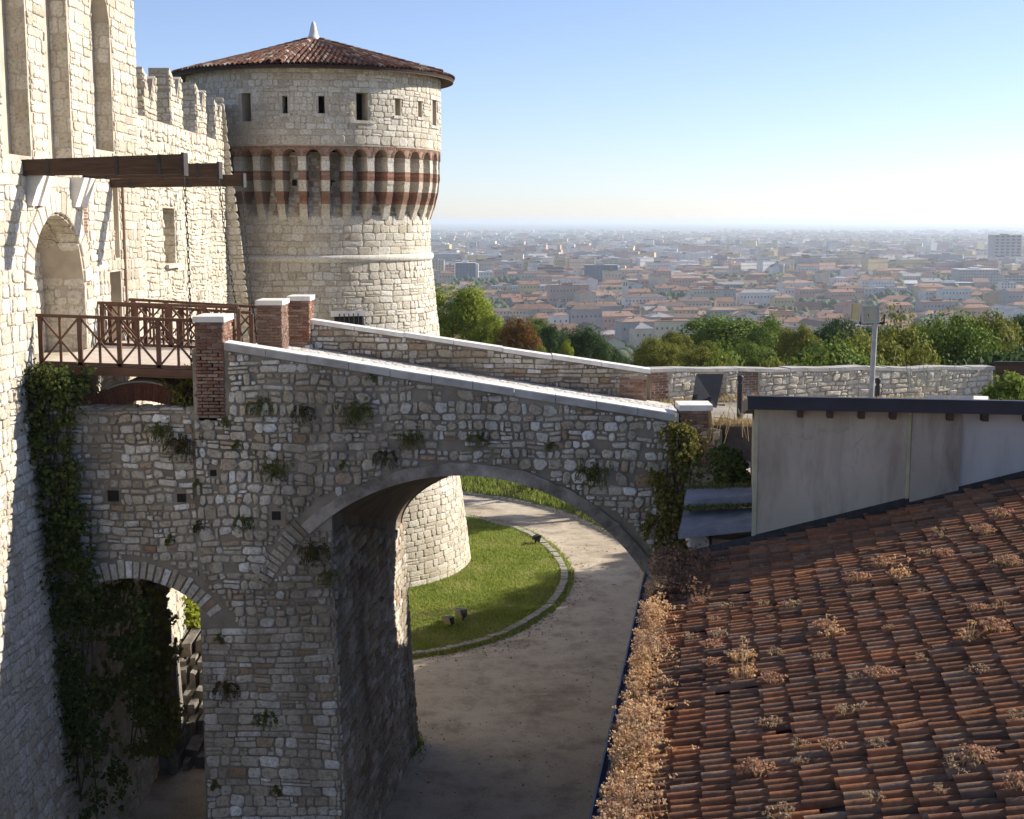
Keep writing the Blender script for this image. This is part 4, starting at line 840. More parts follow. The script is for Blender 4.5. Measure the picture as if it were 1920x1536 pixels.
# ================================================================== terrace on the right, retaining wall
TZ = -5.08
b = MB()
th = R(25); rdx, rdy = math.cos(th), math.sin(th); RW0 = Vector((3.9, 38.6, 0)); RWL = 12.6
def Pr(u, v, d): return (RW0.x + rdx * u + rdy * d, RW0.y + rdy * u - rdx * d, v)
e1 = Vector(Pr(RWL, 0, 0)); e2 = e1 + Vector((4.0, 9.0, 0)); e3 = e2 + Vector((30, 8, 0))
pl = [(4.55, 30.55), (4.55, 38.6), (e1.x, e1.y), (e2.x, e2.y), (60, e2.y), (60, 18), (9, 20.9), (8.2, 24), (4.9, 27.9)]
tzf = lambda x: TZ - min(0.75, max(0, (x - 4.6) * 0.2))
n = len(pl); b.add([(x, y, -16) for x, y in pl] + [(x, y, tzf(x)) for x, y in pl], [(n, n + 1, n + 8), (n + 1, n + 2, n + 7, n + 8), (n + 2, n + 3, n + 6, n + 7), (n + 3, n + 4, n + 5, n + 6)] + [(i, (i + 1) % n, n + (i + 1) % n, n + i) for i in range(n)])
tag(b.build("terrace", plain_mat("terrace earth", (0.20, 0.17, 0.13), (0.34, 0.31, 0.26), 0.8, 0.4)), kind="structure")
rt = lambda u: -4.22 - 0.040 * u + 0.06 * noise.noise(Vector((u * 0.6, 0, 5)))
rw = empty("retaining_wall", (RW0.x, RW0.y, TZ), "long sunlit rubble parapet wall along the terrace below the trees", "wall")
b = MB(); k = 24
for i in range(k):
    a, c = RWL * i / k, RWL * (i + 1) / k
    b.hexa([Pr(a, -16, 0), Pr(c, -16, 0), Pr(c, -16, -0.5), Pr(a, -16, -0.5)], [Pr(a, rt(a), 0), Pr(c, rt(c), 0), Pr(c, rt(c), -0.5), Pr(a, rt(a), -0.5)])
stones(b, Pr, 0.0, RWL, TZ - 0.75, -4.1, (0.13, 0.27), (0.18, 0.48), 0.025, 0.045, lambda u, v: v > rt(u) or u < 0.55 or (1.6 < u < 2.4 and v < -4.4) or (2.9 < u < 3.6 and v < -4.3), 1, 0.08, 0.2, 1.4)
bricks(b, Pr, 0.0, 0.55, TZ, -4.25, 2, 0.075, 0.25); bricks(b, Pr, 1.6, 2.4, TZ, -4.4, 2, 0.075, 0.25); bricks(b, Pr, 2.9, 3.6, TZ, -4.3, 2, 0.075, 0.25)
b.build("wall", [M['mortar'], M['rubble'], M['brick']], rw)
b = MB()
a = -0.02
while a < RWL:
    c = min(a + U(0.5, 0.9), RWL + 0.05); e = U(-0.015, 0.015); rr_ = lambda u: rt(min(max(u, 0), RWL))
    b.hexa([Pr(a, rr_(a) - 0.01, 0.05), Pr(c, rr_(c) - 0.01, 0.05), Pr(c, rr_(c) - 0.01, -0.55), Pr(a, rr_(a) - 0.01, -0.55)], [Pr(a, rr_(a) + 0.08 + e, 0.04), Pr(c, rr_(c) + 0.08 + e, 0.04), Pr(c, rr_(c) + 0.08 + e, -0.54), Pr(a, rr_(a) + 0.08 + e, -0.54)]); a = c + 0.012
b.build("coping", M['coping_edge2'] if 'coping_edge2' in M else M['coping_edge'], rw)
# information panel (seen from behind), two bollards, dark gate at the wall's end
o = empty("information_panel", (5.1, 34.4, TZ), "tilted charcoal information panel standing before the terrace wall", "panel")
A = [at(1305, 703, 35.0), at(1356, 703, 35.0), at(1343, 765, 34.3), at(1296, 757, 34.3)]
b = MB(); nn = Vector((0.05, -0.8, 0.5)).normalized() * 0.05; b.hexa([A[3], A[2], A[2] + nn, A[3] + nn], [A[0], A[1], A[1] + nn, A[0] + nn]); b.build("board", M['charcoal'], o)
b = MB(); q = A[3].lerp(A[2], 0.75); b.bar(q + Vector((0, 0.1, 0.25)), (q.x, q.y + 0.15, TZ), 0.08, 0.06); q = A[3].lerp(A[2], 0.2); b.bar(q + Vector((0, 0.1, 0.25)), (q.x, q.y + 0.15, TZ), 0.08, 0.06); b.build("support", M['charcoal'], o)
def bollard(px, Y, zt, label):
    p = at(px, 720, Y); o = empty("bollard", (p.x, Y, TZ), label, "bollard", "bollards on the terrace")
    b = MB(); b.tube([(p.x, Y, tzf(p.x) - 0.02), (p.x, Y, zt - 0.22)], 0.075, 12); b.build("shaft", M['charcoal'], o)
    b = MB(); b.tube([(p.x, Y, zt - 0.21), (p.x, Y, zt - 0.13)], 0.055, 12); b.tube([(p.x, Y, zt - 0.14), (p.x, Y, zt - 0.03), (p.x, Y, zt)], [0.085, 0.085, 0.06], 12); b.build("head", M['charcoal'], o)
bollard(1388, 36.0, at(1388, 704, 36).z, "slim black bollard beside the tilted information panel")
bollard(1646, 39.5, at(1646, 709, 39.5).z, "dark bollard half hidden behind the floodlight mast")
gx = e1.x + 0.02; o = empty("metal_gate", (gx, e1.y, TZ), "dark metal gate at the far end of the terrace wall", "gate")
b = MB(); b.box(gx + 0.05, gx + 3.5, e1.y - 0.05, e1.y + 0.0, TZ - 0.75, -4.55); b.build("gate_panel", M['timber'], o)
b = MB(); b.box(gx + 0.0, gx + 3.6, e1.y - 0.1, e1.y + 0.04, -4.55, -4.47); b.build("top_rail", M['charcoal'], o)

# ================================================================== plaster building with dark fascia
pdx, pdy = 0.989, -0.149      # along its front wall
P0 = Vector((3.72, 21.0, 0))
def Pp(u, v, d): return (P0.x + pdx * u + pdy * d, P0.y + pdy * u - pdx * d, v)      # d towards the camera
pb = empty("plaster_building", (P0.x, P0.y, -5), "grey beige plastered annex with a dark navy fascia above the tiled roof", "building")
zt = -2.84
def slab(b, u0, u1, v0, v1, d0, d1, m=0): b.hexa([Pp(u0, v0, d1), Pp(u1, v0, d1), Pp(u1, v0, d0), Pp(u0, v0, d0)], [Pp(u0, v1, d1), Pp(u1, v1, d1), Pp(u1, v1, d0), Pp(u0, v1, d0)], m)
b = MB(); slab(b, 0, 2.32, -9, zt, -0.4, 0.0); b.hexa([Pp(0, -9, -0.002), (4.9, 28, -9), Pp(8, -9, -6), Pp(8, -9, -0.4)], [Pp(0, zt - 0.3, -0.002), (4.9, 28, -3.9), Pp(8, -3.9, -6), Pp(8, zt - 0.3, -0.4)]); b.build("wall", M['plaster'], pb)
b = MB(); slab(b, 2.322, 3.03, -9, zt - 0.005, -0.4, 0.09); b.build("projecting_bay", M['plaster_stained'], pb)
b = MB(); slab(b, 3.032, 9, -9, zt - 0.01, -0.4, 0.03); b.build("pale_wall", M['plaster_white'], pb)
b = MB(); slab(b, -0.012, 0.05, -9, zt - 0.02, -0.05, 0.012); slab(b, 2.27, 2.318, -9, zt - 0.02, -0.02, 0.02); b.build("lit_corner_strip", plain_mat("yellowish lit edge", (0.40, 0.36, 0.22), (0.50, 0.46, 0.30), 4, 0.1), pb)  # yellowish strips paint the lit edges of the plaster
for u in (0.62, 1.06, 1.52, 1.98, 2.8, 3.3, 3.9, 4.4):
    b = MB(); slab(b, u, u + 0.09, zt - 0.115, zt - 0.001, 0.0, 0.24); b.build("rafter_end", M['timber'], pb)
b = MB(); slab(b, -0.12, 9, zt, zt + 0.19, 0.24, 0.275); slab(b, -0.12, -0.09, zt, zt + 0.19, -0.6, 0.239); slab(b, -0.13, 9, zt + 0.185, zt + 0.205, 0.18, 0.29); b.build("fascia", M['fascia'], pb)
b = MB(); b.hexa([Pp(-0.1, zt + 0.0, 0.238), Pp(9, zt + 0.0, 0.238), Pp(9, zt - 1.0, -6.5), Pp(-0.1, zt - 1.0, -6.5)], [Pp(-0.1, zt + 0.17, 0.238), Pp(9, zt + 0.17, 0.238), Pp(9, zt - 0.75, -6.5), Pp(-0.1, zt - 0.75, -6.5)]); b.build("roof", plain_mat("mossy gravel roof", (0.17, 0.13, 0.09), (0.32, 0.27, 0.20), 2, 0.6), pb)
b = MB(); b.hexa([Pp(2.6, zt + 0.11, -0.55), Pp(3.3, zt + 0.11, -0.55), Pp(3.6, zt + 0.05, -1.0), Pp(2.9, zt + 0.05, -1.0)], [Pp(2.6, zt + 0.17, -0.55), Pp(3.3, zt + 0.17, -0.55), Pp(3.6, zt + 0.11, -1.0), Pp(2.9, zt + 0.11, -1.0)]); b.build("roof_slab", M['coping'], pb)
# floodlight mast on that roof
mp = at(1632, 754, 21.6); mt = at(1641, 606, 21.5)
fl = empty("floodlight_mast", mp, "grey steel mast with twin floodlights rising above the dark fascia", "floodlight")
b = MB(); b.tube([mp + Vector((0, 0, -0.3)), mt], 0.043, 12); b.build("mast", plain_mat("galvanised steel", (0.34, 0.34, 0.33), (0.46, 0.46, 0.45), 6, 0.1, rough=0.5, metal=0.3), fl)
b = MB(); b.bar(mt + Vector((-0.24, 0.03, 0.0)), mt + Vector((0.14, -0.02, 0.0)), 0.05, 0.04)
b.bar(mt + Vector((-0.13, -0.06, 0.0)), mt + Vector((-0.13, -0.06, 0.14)), 0.02, 0.02); b.bar(mt + Vector((0.12, -0.06, 0.0)), mt + Vector((0.12, -0.06, 0.14)), 0.02, 0.02); b.build("bracket", M['iron'], fl)
def lamp(c, ax, wd, hh, dp, tilt):
    ax = Vector(ax).normalized(); side = ax.cross(Vector((0, 0, 1))).normalized(); up = (Vector((0, 0, 1)) + ax * -tilt).normalized(); ax = side.cross(up) * -1
    c = Vector(c); b = MB(); q = lambda s, t, d: c + side * s * wd / 2 + up * t * hh / 2 + ax * d
    b.hexa([q(-0.75, -0.7, -dp), q(0.75, -0.7, -dp), q(1, -1, 0), q(-1, -1, 0)], [q(-0.75, 0.7, -dp), q(0.75, 0.7, -dp), q(1, 1, 0), q(-1, 1, 0)])
    hs = b.build("lamp_head", plain_mat("grey lamp housing", (0.22, 0.22, 0.21), (0.30, 0.30, 0.29), 5, 0.05, rough=0.5), fl)
    b = MB(); e = 0.9; b.hexa([q(-e, -e, 0.002), q(e, -e, 0.002), q(e, -e, 0.008), q(-e, -e, 0.008)], [q(-e, e, 0.002), q(e, e, 0.002), q(e, e, 0.008), q(-e, e, 0.008)]); b.build("lens", M['lamp_glass2'], hs)
    b = MB()
    for s0, s1, t0, t1 in ((-1.04, 1.04, -1.04, -0.9), (-1.04, 1.04, 0.9, 1.04), (-1.04, -0.9, -0.9, 0.9), (0.9, 1.04, -0.9, 0.9)):
        b.hexa([q(s0, t0, -0.01), q(s1, t0, -0.01), q(s1, t0, 0.015), q(s0, t0, 0.015)], [q(s0, t1, -0.01), q(s1, t1, -0.01), q(s1, t1, 0.015), q(s0, t1, 0.015)])
    b.build("rim", M['steel_pale'], hs)
M['steel_pale'] = plain_mat("pale steel rim", (0.40, 0.40, 0.38), (0.5, 0.5, 0.48), 5, 0.05, rough=0.45)
M['lamp_glass2'] = plain_mat("amber reflector glass", (0.30, 0.25, 0.12), (0.42, 0.38, 0.22), 3, 0.0, rough=0.15, spec=0.7)
lamp(at(1632, 590, 21.45), (0.25, -1, -0.15), 0.285, 0.265, 0.16, 0.12); lamp(at(1606, 585, 21.6), (-1.0, -0.35, -0.1), 0.27, 0.27, 0.14, 0.1)
# slate covered ledge beside the building
lg = empty("slate_canopy", (3.2, 23, -5), "two step slate covered canopy on a rounded stone bracket beside the annex", "canopy")
b = MB()
a0_, a1_, a2_, a3_ = at(1272, 1000, 22.6), at(1412, 985, 22.0), at(1410, 952, 23.2), at(1282, 957, 23.6)
b.hexa([p + Vector((0, 0, -0.10)) for p in (a0_, a1_, a2_, a3_)], [a0_, a1_, a2_, a3_])
c0, c1, c2, c3 = at(1283, 938, 23.4), at(1412, 931, 23.0), at(1410, 912, 24.6), at(1288, 916, 24.8)
b.hexa([p + Vector((0, 0, -0.16)) for p in (c0, c1, c2, c3)], [c0, c1, c2, c3]); b.build("slab", plain_mat("blue grey slate", (0.13, 0.14, 0.17), (0.24, 0.25, 0.28), 2.0, 0.3), lg)
b = MB(); q0, q1 = at(1312, 1018, 22.6), at(1312, 1018, 24.5); b.tube([q0 + Vector((0, 0, -0.02)), q0 + Vector((0, 0.3, -0.02)), q1], [0.16, 0.2, 0.2], 14); b.build("bracket", M['coping_edge'], lg)
b = MB(); q = at(1335, 1010, 22.9); b.hexa([(q.x, 22.9, -9), (4.05, 22.6, -9), (4.3, 25.5, -9), (q.x + 0.2, 25.5, -9)], [(q.x, 22.9, q.z), (4.05, 22.6, q.z), (4.3, 25.5, q.z), (q.x + 0.2, 25.5, q.z)]); b.build("wall", M['plaster_stained'], lg)
# dark retaining wall between bridge pillar and annex
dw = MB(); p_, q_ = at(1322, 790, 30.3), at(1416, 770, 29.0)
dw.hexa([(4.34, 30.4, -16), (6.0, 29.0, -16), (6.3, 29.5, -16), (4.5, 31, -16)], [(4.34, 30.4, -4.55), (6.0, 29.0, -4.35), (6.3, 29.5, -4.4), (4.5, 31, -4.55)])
tag(dw.build("terrace_wall", plain_mat("dark mottled render", (0.06, 0.05, 0.045), (0.13, 0.11, 0.10), 1.2, 0.4)), "dark wall in the corner between bridge pillar and annex", "wall")  # render mottled between two dark tones

# ================================================================== big tiled roof in the foreground
E0, E1 = atz(1140, 1536, -5.43), atz(1228, 1075, -5.43)
ed = (E1 - E0).normalized(); ax_ = Vector((ed.y, -ed.x, 0)); SL = 0.29
su = (ax_ + Vector((0, 0, SL))).normalized(); sn = ed.cross(su); sn = sn if sn.z > 0 else -sn
rb = empty("tiled_roof_building", E0, "low building with a wide weathered clay tile roof and dark blue gutter", "building")
LEN = 13.2; O = E1 - ed * LEN + ed * 0.25
b = MB(); SLP = 10.6
def Rp(t, s, d=0.0): return O + ed * t + su * s + sn * d
b.hexa([Rp(0, 0.02, -0.12), Rp(LEN, 0.02, -0.12), Rp(LEN, SLP, -0.12), Rp(0, SLP, -0.12)], [Rp(0, 0.02, 0), Rp(LEN, 0.02, 0), Rp(LEN, SLP, 0), Rp(0, SLP, 0)], 1)
PIT = 0.150; CRS = 0.30
ncol = int(LEN / PIT)
for i in range(ncol):
    for j in range(int(SLP / CRS)):
        t, s = 0.1 + i * PIT, 0.0 + j * CRS
        p = Rp(t, s)
        if p.y < 9.5 or p.x > p.y * 0.52 + 1.4: continue
        base = 0.075 * 0 + 0.02 + 0.022 * noise.noise(Vector((t * 0.8, s * 0.8, 0)))
        q = Rp(t + U(-0.010, 0.010), s + U(-0.032, 0.032) - (U(0.05, 0.14) if random.random() < 0.05 else 0), base + U(0.0, 0.018)); tw = U(-0.045, 0.045) if random.random() > 0.05 else U(-0.22, 0.22)
        if random.random() < 0.012: continue
        half_tile(b, q, (ed + su * tw).normalized(), sn, (su - sn * 0.075 + ed * -tw + ed * U(-.01, .01)).normalized() * 1.0, 0.39, 0.064, 0.052, 0, 6)
        if False:   # pan tile lip between the rows
            half_tile(b, Rp(t + PIT / 2, s + U(-0.05, 0.05), 0.055), ed, -sn, (su - sn * 0.02).normalized(), 0.40, 0.06, 0.07, 0, 4)
b.build("roof", [M['tile'], M['pan']], rb, 'angle')
b = MB(); b.hexa([Rp(0, 0.35, -9) + Vector((0, 0, -1)), Rp(LEN - 0.1, 0.35, -9) + Vector((0, 0, -1)), Rp(LEN - 0.1, SLP, -12), Rp(0, SLP, -12)], [Rp(0, 0.35, -0.125), Rp(LEN - 0.1, 0.35, -0.125), Rp(LEN - 0.1, SLP, -0.125), Rp(0, SLP, -0.125)]); b.build("wall", M['plaster'], rb)
b = MB()   # half round gutter
n = 8; pr = [(0.075 * math.cos(math.pi + math.pi * k / n), 0.075 * math.sin(math.pi + math.pi * k / n)) for k in range(n + 1)]
for i in range(24):
    t0, t1 = LEN * i / 24, LEN * (i + 1) / 24
    for (a, z0), (c, z1) in zip(pr, pr[1:]):
        f = lambda t, x, z: O + ed * t + ax_ * (x - 0.085) + Vector((0, 0, z - 0.03))
        b.poly([f(t0, a, z0), f(t1, a, z0), f(t1, c, z1), f(t0, c, z1)])
b.tube([O + ax_ * -0.165 + Vector((0, 0, -0.028)), O + ed * LEN + ax_ * -0.165 + Vector((0, 0, -0.028))], 0.014, 6); b.build("gutter", M['gutter'], rb)
# flashing along the annex wall
b = MB()
u = -0.9
while u < 8.5:
    c = min(u + 0.45, 8.6)
    zf = lambda u_: Vector(Pp(u_, 0, 0)); hz = lambda u_: (E0.z + ((zf(u_) - O).dot(ax_)) * SL)
    b.hexa([Pp(u, hz(u) - 0.05, 0.0), Pp(c, hz(c) - 0.05, 0.0), Pp(c, hz(c) - 0.05, 0.12), Pp(u, hz(u) - 0.05, 0.12)], [Pp(u, hz(u) + 0.16, 0.0), Pp(c, hz(c) + 0.16, 0.0), Pp(c, hz(c) + 0.07, 0.13), Pp(u, hz(u) + 0.07, 0.13)]); u = c + 0.004
b.build("flashing", M['iron'], rb)
# ================================================================== plants on walls and roofs
def leaf_obj(name, pos, size, m, aspect=1.5, up=0.3, parent=None):
    V, F = leaf_arrays(np.array(pos, dtype=float), size, up, aspect); return np_mesh(name, V, F, m, None, parent)
def px_cloud(poly, Y, n, jit=0.25, clump=0.0, fall=None):
    xs = [p[0] for p in poly]; ys_ = [p[1] for p in poly]; out = []
    while len(out) < n:
        x, y = U(min(xs), max(xs)), U(min(ys_), max(ys_))
        wob = 26 * noise.noise(Vector((y * 0.022, x * 0.004, 3.3))) + 14 * noise.noise(Vector((y * 0.07, x * 0.02, 7.7)))
        if not inpoly(x + wob, y + wob * 0.5, poly): continue
        nn = noise.noise(Vector((x * 0.035, y * 0.035, 1.7))) * 0.6 + noise.noise(Vector((x * 0.012, y * 0.012, 8))) * 0.6
        ed_ = min(abs(x - min(xs)), abs(x - max(xs)))
        x += random.gauss(0, 7); y += random.gauss(0, 7)
        n3_ = noise.noise(Vector((x * 0.09, y * 0.07, 4.4)))
        if nn + 0.5 * n3_ < U(-0.2, 0.4): continue
        Yd = Y(x, y) if callable(Y) else Y
        out.append(at(x, y, Yd - abs(random.gauss(0, jit)) - 0.35 * max(0, nn)))
    return out
def ivy(name, poly, Y, n, size, m, label, jit=0.22, stems=True):
    o = empty(name, at(poly[0][0], poly[0][1], Y if not callable(Y) else Y(*poly[0])), label, "ivy")
    leaf_obj("foliage", px_cloud(poly, Y, n, jit), size * 0.8, m, 1.3, 0.1, o)
    if stems:
        b = MB(); cx = sum(p[0] for p in poly) / len(poly); y0, y1 = min(p[1] for p in poly), max(p[1] for p in poly)
        for k in range(5):
            pts = []; x = cx + U(-25, 25)
            for i in range(7):
                y = y0 + (y1 - y0) * (i + 0.5) / 7
                if inpoly(x, y, poly): pts.append(at(x, y, (Y(x, y) if callable(Y) else Y) - 0.03))
                x += U(-14, 14)
            if len(pts) > 1: b.tube(pts, 0.018, 5)
        if b.v: b.build("stem", M['bark'], o)
    return o
ivy("ivy_curtain", [(48, 690), (150, 690), (185, 708), (165, 735), (150, 765), (135, 800), (130, 860), (150, 930), (165, 1010), (165, 1060), (120, 1080), (90, 1040), (60, 960), (45, 860), (38, 780)], 29.75, 9500, 0.095, M['ivy'], "thick ivy hanging down the corner between gatehouse and bridge", 0.25)
ivy("ivy_spread", [(35, 1085), (165, 1065), (190, 1100), (260, 1110), (290, 1200), (285, 1330), (250, 1420), (230, 1536), (0, 1536), (0, 1330), (35, 1260), (20, 1160)], lambda x, y: 30.6 if x > 190 else 30.0, 13000, 0.10, M['ivy'], "dark ivy spreading over the base of the gatehouse and into the small arch", 0.35)
ivy("olive_creeper", [(165, 1105), (240, 1092), (288, 1110), (306, 1180), (334, 1235), (338, 1330), (318, 1410), (225, 1420), (190, 1300), (165, 1180)], 32.2, 7500, 0.12, M['ivy_gold'], "olive creeper hanging inside the small arch", 0.3)
ivy("abutment_ivy", [(1262, 800), (1300, 800), (1318, 850), (1335, 880), (1300, 920), (1270, 960), (1285, 1030), (1250, 1050), (1212, 1050), (1215, 1000), (1238, 930), (1255, 860)], lambda x, y: 29.75, 6500, 0.085, M['ivy_gold'], "olive ivy climbing the brick pillar and the right end of the bridge".replace("right", "low"), 0.2)
ivy("corner_shrub", [(1325, 865), (1350, 850), (1395, 862), (1405, 895), (1395, 915), (1290, 918), (1305, 900)], 27.6, 2600, 0.10, M['ivy'], "dark shrub filling the corner above the slate canopy", 0.5)
ivy("ditch_ivy", [(300, 690), (365, 700), (368, 760), (345, 765), (325, 735)], 31.0, 1500, 0.09, M['ivy_gold'], "olive ivy behind the brick arch beside the bridge pillar", 0.25)
ivy("sunlit_creeper", [(318, 1108), (376, 1135), (378, 1225), (350, 1228), (325, 1170)], 43.2, 1800, 0.16, M['leaf_bright'], "sunlit yellow green creeper glimpsed through the small arch", 0.4, False)
# slab of dry ground and rock courses inside the small arch
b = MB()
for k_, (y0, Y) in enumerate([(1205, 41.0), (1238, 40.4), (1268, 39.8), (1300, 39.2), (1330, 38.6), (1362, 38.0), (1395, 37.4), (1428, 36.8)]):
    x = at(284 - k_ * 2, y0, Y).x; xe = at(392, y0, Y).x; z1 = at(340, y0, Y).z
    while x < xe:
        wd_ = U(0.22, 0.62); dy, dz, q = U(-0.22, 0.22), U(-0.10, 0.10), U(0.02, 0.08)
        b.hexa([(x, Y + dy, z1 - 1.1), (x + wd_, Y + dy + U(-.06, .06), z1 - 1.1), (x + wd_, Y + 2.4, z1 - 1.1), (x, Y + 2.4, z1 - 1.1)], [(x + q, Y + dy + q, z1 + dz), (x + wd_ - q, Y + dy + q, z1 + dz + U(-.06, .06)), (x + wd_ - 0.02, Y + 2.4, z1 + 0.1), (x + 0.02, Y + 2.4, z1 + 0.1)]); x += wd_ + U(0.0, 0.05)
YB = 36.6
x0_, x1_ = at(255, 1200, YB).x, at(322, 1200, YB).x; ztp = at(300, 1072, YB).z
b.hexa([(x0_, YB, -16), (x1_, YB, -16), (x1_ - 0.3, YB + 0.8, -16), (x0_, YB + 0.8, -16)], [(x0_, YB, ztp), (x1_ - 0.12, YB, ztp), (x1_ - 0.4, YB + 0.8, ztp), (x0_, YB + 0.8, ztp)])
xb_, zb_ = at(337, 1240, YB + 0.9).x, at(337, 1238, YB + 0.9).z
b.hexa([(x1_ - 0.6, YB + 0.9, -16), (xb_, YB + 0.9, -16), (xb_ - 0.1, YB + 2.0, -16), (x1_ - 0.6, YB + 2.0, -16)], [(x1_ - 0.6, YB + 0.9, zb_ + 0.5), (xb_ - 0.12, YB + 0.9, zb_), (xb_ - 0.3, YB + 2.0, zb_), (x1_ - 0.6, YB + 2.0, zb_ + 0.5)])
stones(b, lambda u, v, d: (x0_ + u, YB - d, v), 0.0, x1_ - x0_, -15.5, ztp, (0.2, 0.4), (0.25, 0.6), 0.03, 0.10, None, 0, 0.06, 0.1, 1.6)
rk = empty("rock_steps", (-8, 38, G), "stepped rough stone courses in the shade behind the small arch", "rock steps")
b.build("stone_courses", plain_mat("dark rough stone", (0.10, 0.088, 0.075), (0.26, 0.235, 0.20), 1.6, 0.9, bscale=5, bd=0.08), rk)  # rock mottled between two dark stone tones
# tufts on the masonry
def tuft_mesh(n, spread, size):
    pos = []; 
    for _ in range(0):
        a, e = U(0, 2 * math.pi), random.random() ** 0.6; pos.append((spread * e * math.cos(a), -abs(random.gauss(0, 0.10)) - 0.02, spread * 0.75 * e * math.sin(a) - 0.25 * e * spread))
    for fr in range(max(7, n // 18)):        # drooping fern fronds with small leaflets
        rx, rz = random.gauss(0, spread * 0.45), random.gauss(0, spread * 0.3); dx, up = random.gauss(0, 0.6), U(-0.5, 0.8); L_ = spread * U(0.5, 1.3); x, y, z = rx, 0.0, rz; vx, vy, vz = dx, -0.7, up
        for k in range(16):
            st = L_ / 16; nrm_ = math.sqrt(vx * vx + vy * vy + vz * vz); x += vx / nrm_ * st; y += vy / nrm_ * st * 0.7; z += vz / nrm_ * st; vz -= 0.16; vy *= 0.93
            wd_ = size * 0.5 * math.sin(math.pi * (k + 1.5) / 18)
            for s_ in (-1, 1): pos.append((x + s_ * wd_ + U(-.006, .006), min(y, -0.012) + U(-.01, 0), z + U(-.01, .01)))
    V, F = leaf_arrays(np.array(pos), size * 0.42, 0.3, 2.2); return V, F
protos = []
for i, (n, sp, sz) in enumerate([(420, 0.24, 0.05), (260, 0.16, 0.042), (640, 0.33, 0.055)]):
    V, F = tuft_mesh(n, sp, sz); protos.append((V, F))
tufts = [(490, 760, 0, "bushy green tuft under the coping, the first beside the near pillar"), (566, 772, 0, "browning fern tuft between two green ones under the coping"), (668, 764, 2, "widest green fern tuft under the coping"), (770, 815, 2, "trailing grey green tuft above the crown of the wide arch"),
         (895, 820, 0, "fern tuft over the middle of the wide arch"), (517, 872, 2, "dense dark green clump halfway up the pier"), (1110, 878, 2, "long green clump on the falling side of the arch"), (1030, 832, 1, "small tuft under the coping past the arch crown"), (340, 825, 2, "broad brownish clump on the wall under the drawbridge"),
         (300, 800, 2, "grassy clump on the lip of the wall under the drawbridge"), (366, 905, 1, "thin strip of weeds along the joint between wall and pier"), (368, 985, 1, "rusty weed strip lower on the joint between wall and pier"), (455, 978, 0, "green fern beside the square hole in the pier"), (589, 1026, 2, "brownish clump hanging under the arch springing"),
         (440, 832, 1, "small dark tuft on the upper pier"), (500, 1345, 0, "round green cushion low on the pier"), (414, 1196, 1, "little tuft on the pier edge by the small arch"), (422, 1290, 0, "faded weed patch on the pier edge"), (522, 1480, 1, "low tuft near the foot of the pier"), (400, 1470, 1, "small fern at the corner of the pier foot"),
         (620, 1080, 0, "dark fern on the shaded flank near the arch springing"), (640, 870, 1, "thin weed above the rendered arch ring"), (725, 855, 0, "brown weed patch just over the arch ring"), (700, 705, 1, "little plant right below the white coping"), (425, 790, 1, "weed sprouting under the near brick pillar"), (315, 1010, 1, "tiny weed above the small arch ring")]
for i, (px, py, k, lab) in enumerate(tufts):
    V, F = protos[k]; p = at(px, py, 29.97); V2 = V.copy() * U(0.85, 1.1); ang = U(-0.2, 0.2)
    if rng.random() < 0.5: V2[:, 0] *= -1
    mname = 'moss' if 'brown' not in lab and 'rusty' not in lab and 'faded' not in lab else 'moss_brown'
    if mname not in M: M['moss_brown'] = leaf_mat("browning wall plant", [(0.07, 0.055, 0.025), (0.11, 0.08, 0.035), (0.09, 0.085, 0.03), (0.14, 0.10, 0.05)], 0.3, 1.5)
    o = empty("wall_plant", p, lab, "wall plant", "plants rooted in the bridge wall"); np_mesh("foliage", V2 + np.array(p), F, M[mname], None, o)
# dry stonecrop: stalk clumps on the tiles
def dry_mesh(n, spread, hh, tall=0, head=0.028):
    st = MB(); heads = []
    for i in range(n):
        a, e = U(0, 2 * math.pi), math.sqrt(random.random()); x, y = spread * e * math.cos(a), spread * e * math.sin(a); h = hh * U(0.5, 1.15) * (1 - 0.4 * e); 
        if i < tall: h *= U(2.2, 3.4)
        tx, ty = x * 1.35 + U(-.03, .03), y * 1.35 + U(-.03, .03)
        st.add([(x - 0.004, y, 0), (x + 0.004, y, 0), (tx + 0.003, ty, h), (tx - 0.003, ty, h)], [(0, 1, 2, 3)])
        for k in range(9): heads.append((tx + random.gauss(0, head * 0.55), ty + random.gauss(0, head * 0.55), h + random.gauss(0, head * 0.35)))
    return st, heads
def dry_obj(n, spread, hh, tall, label, head=0.028):
    st, heads = dry_mesh(n, spread, hh, tall, head); o = empty("stonecrop_tuft", (0, 0, 0), label, "dry plant", "dry stonecrop tufts on the tiles"); dm = M['dry_rosy' if n > 30 else ('dry_grey' if n < 20 else 'dry')]
    V, F = leaf_arrays(np.array(heads), head * 0.85, 0.8, 1.2); np_mesh("blossoms", V, F, dm, None, o); st.build("stalks", M['straw'], o); return o
kinds = [("dense rosy tuft of dry stonecrop among the roof tiles", dry_obj(40, 0.13, 0.13, 0, "")), ("sparse low sprig of dry stonecrop on the roof tiles", dry_obj(16, 0.12, 0.10, 0, "")), ("dry stonecrop tuft with long straggling stalks on the tiles", dry_obj(26, 0.13, 0.12, 6, ""))]
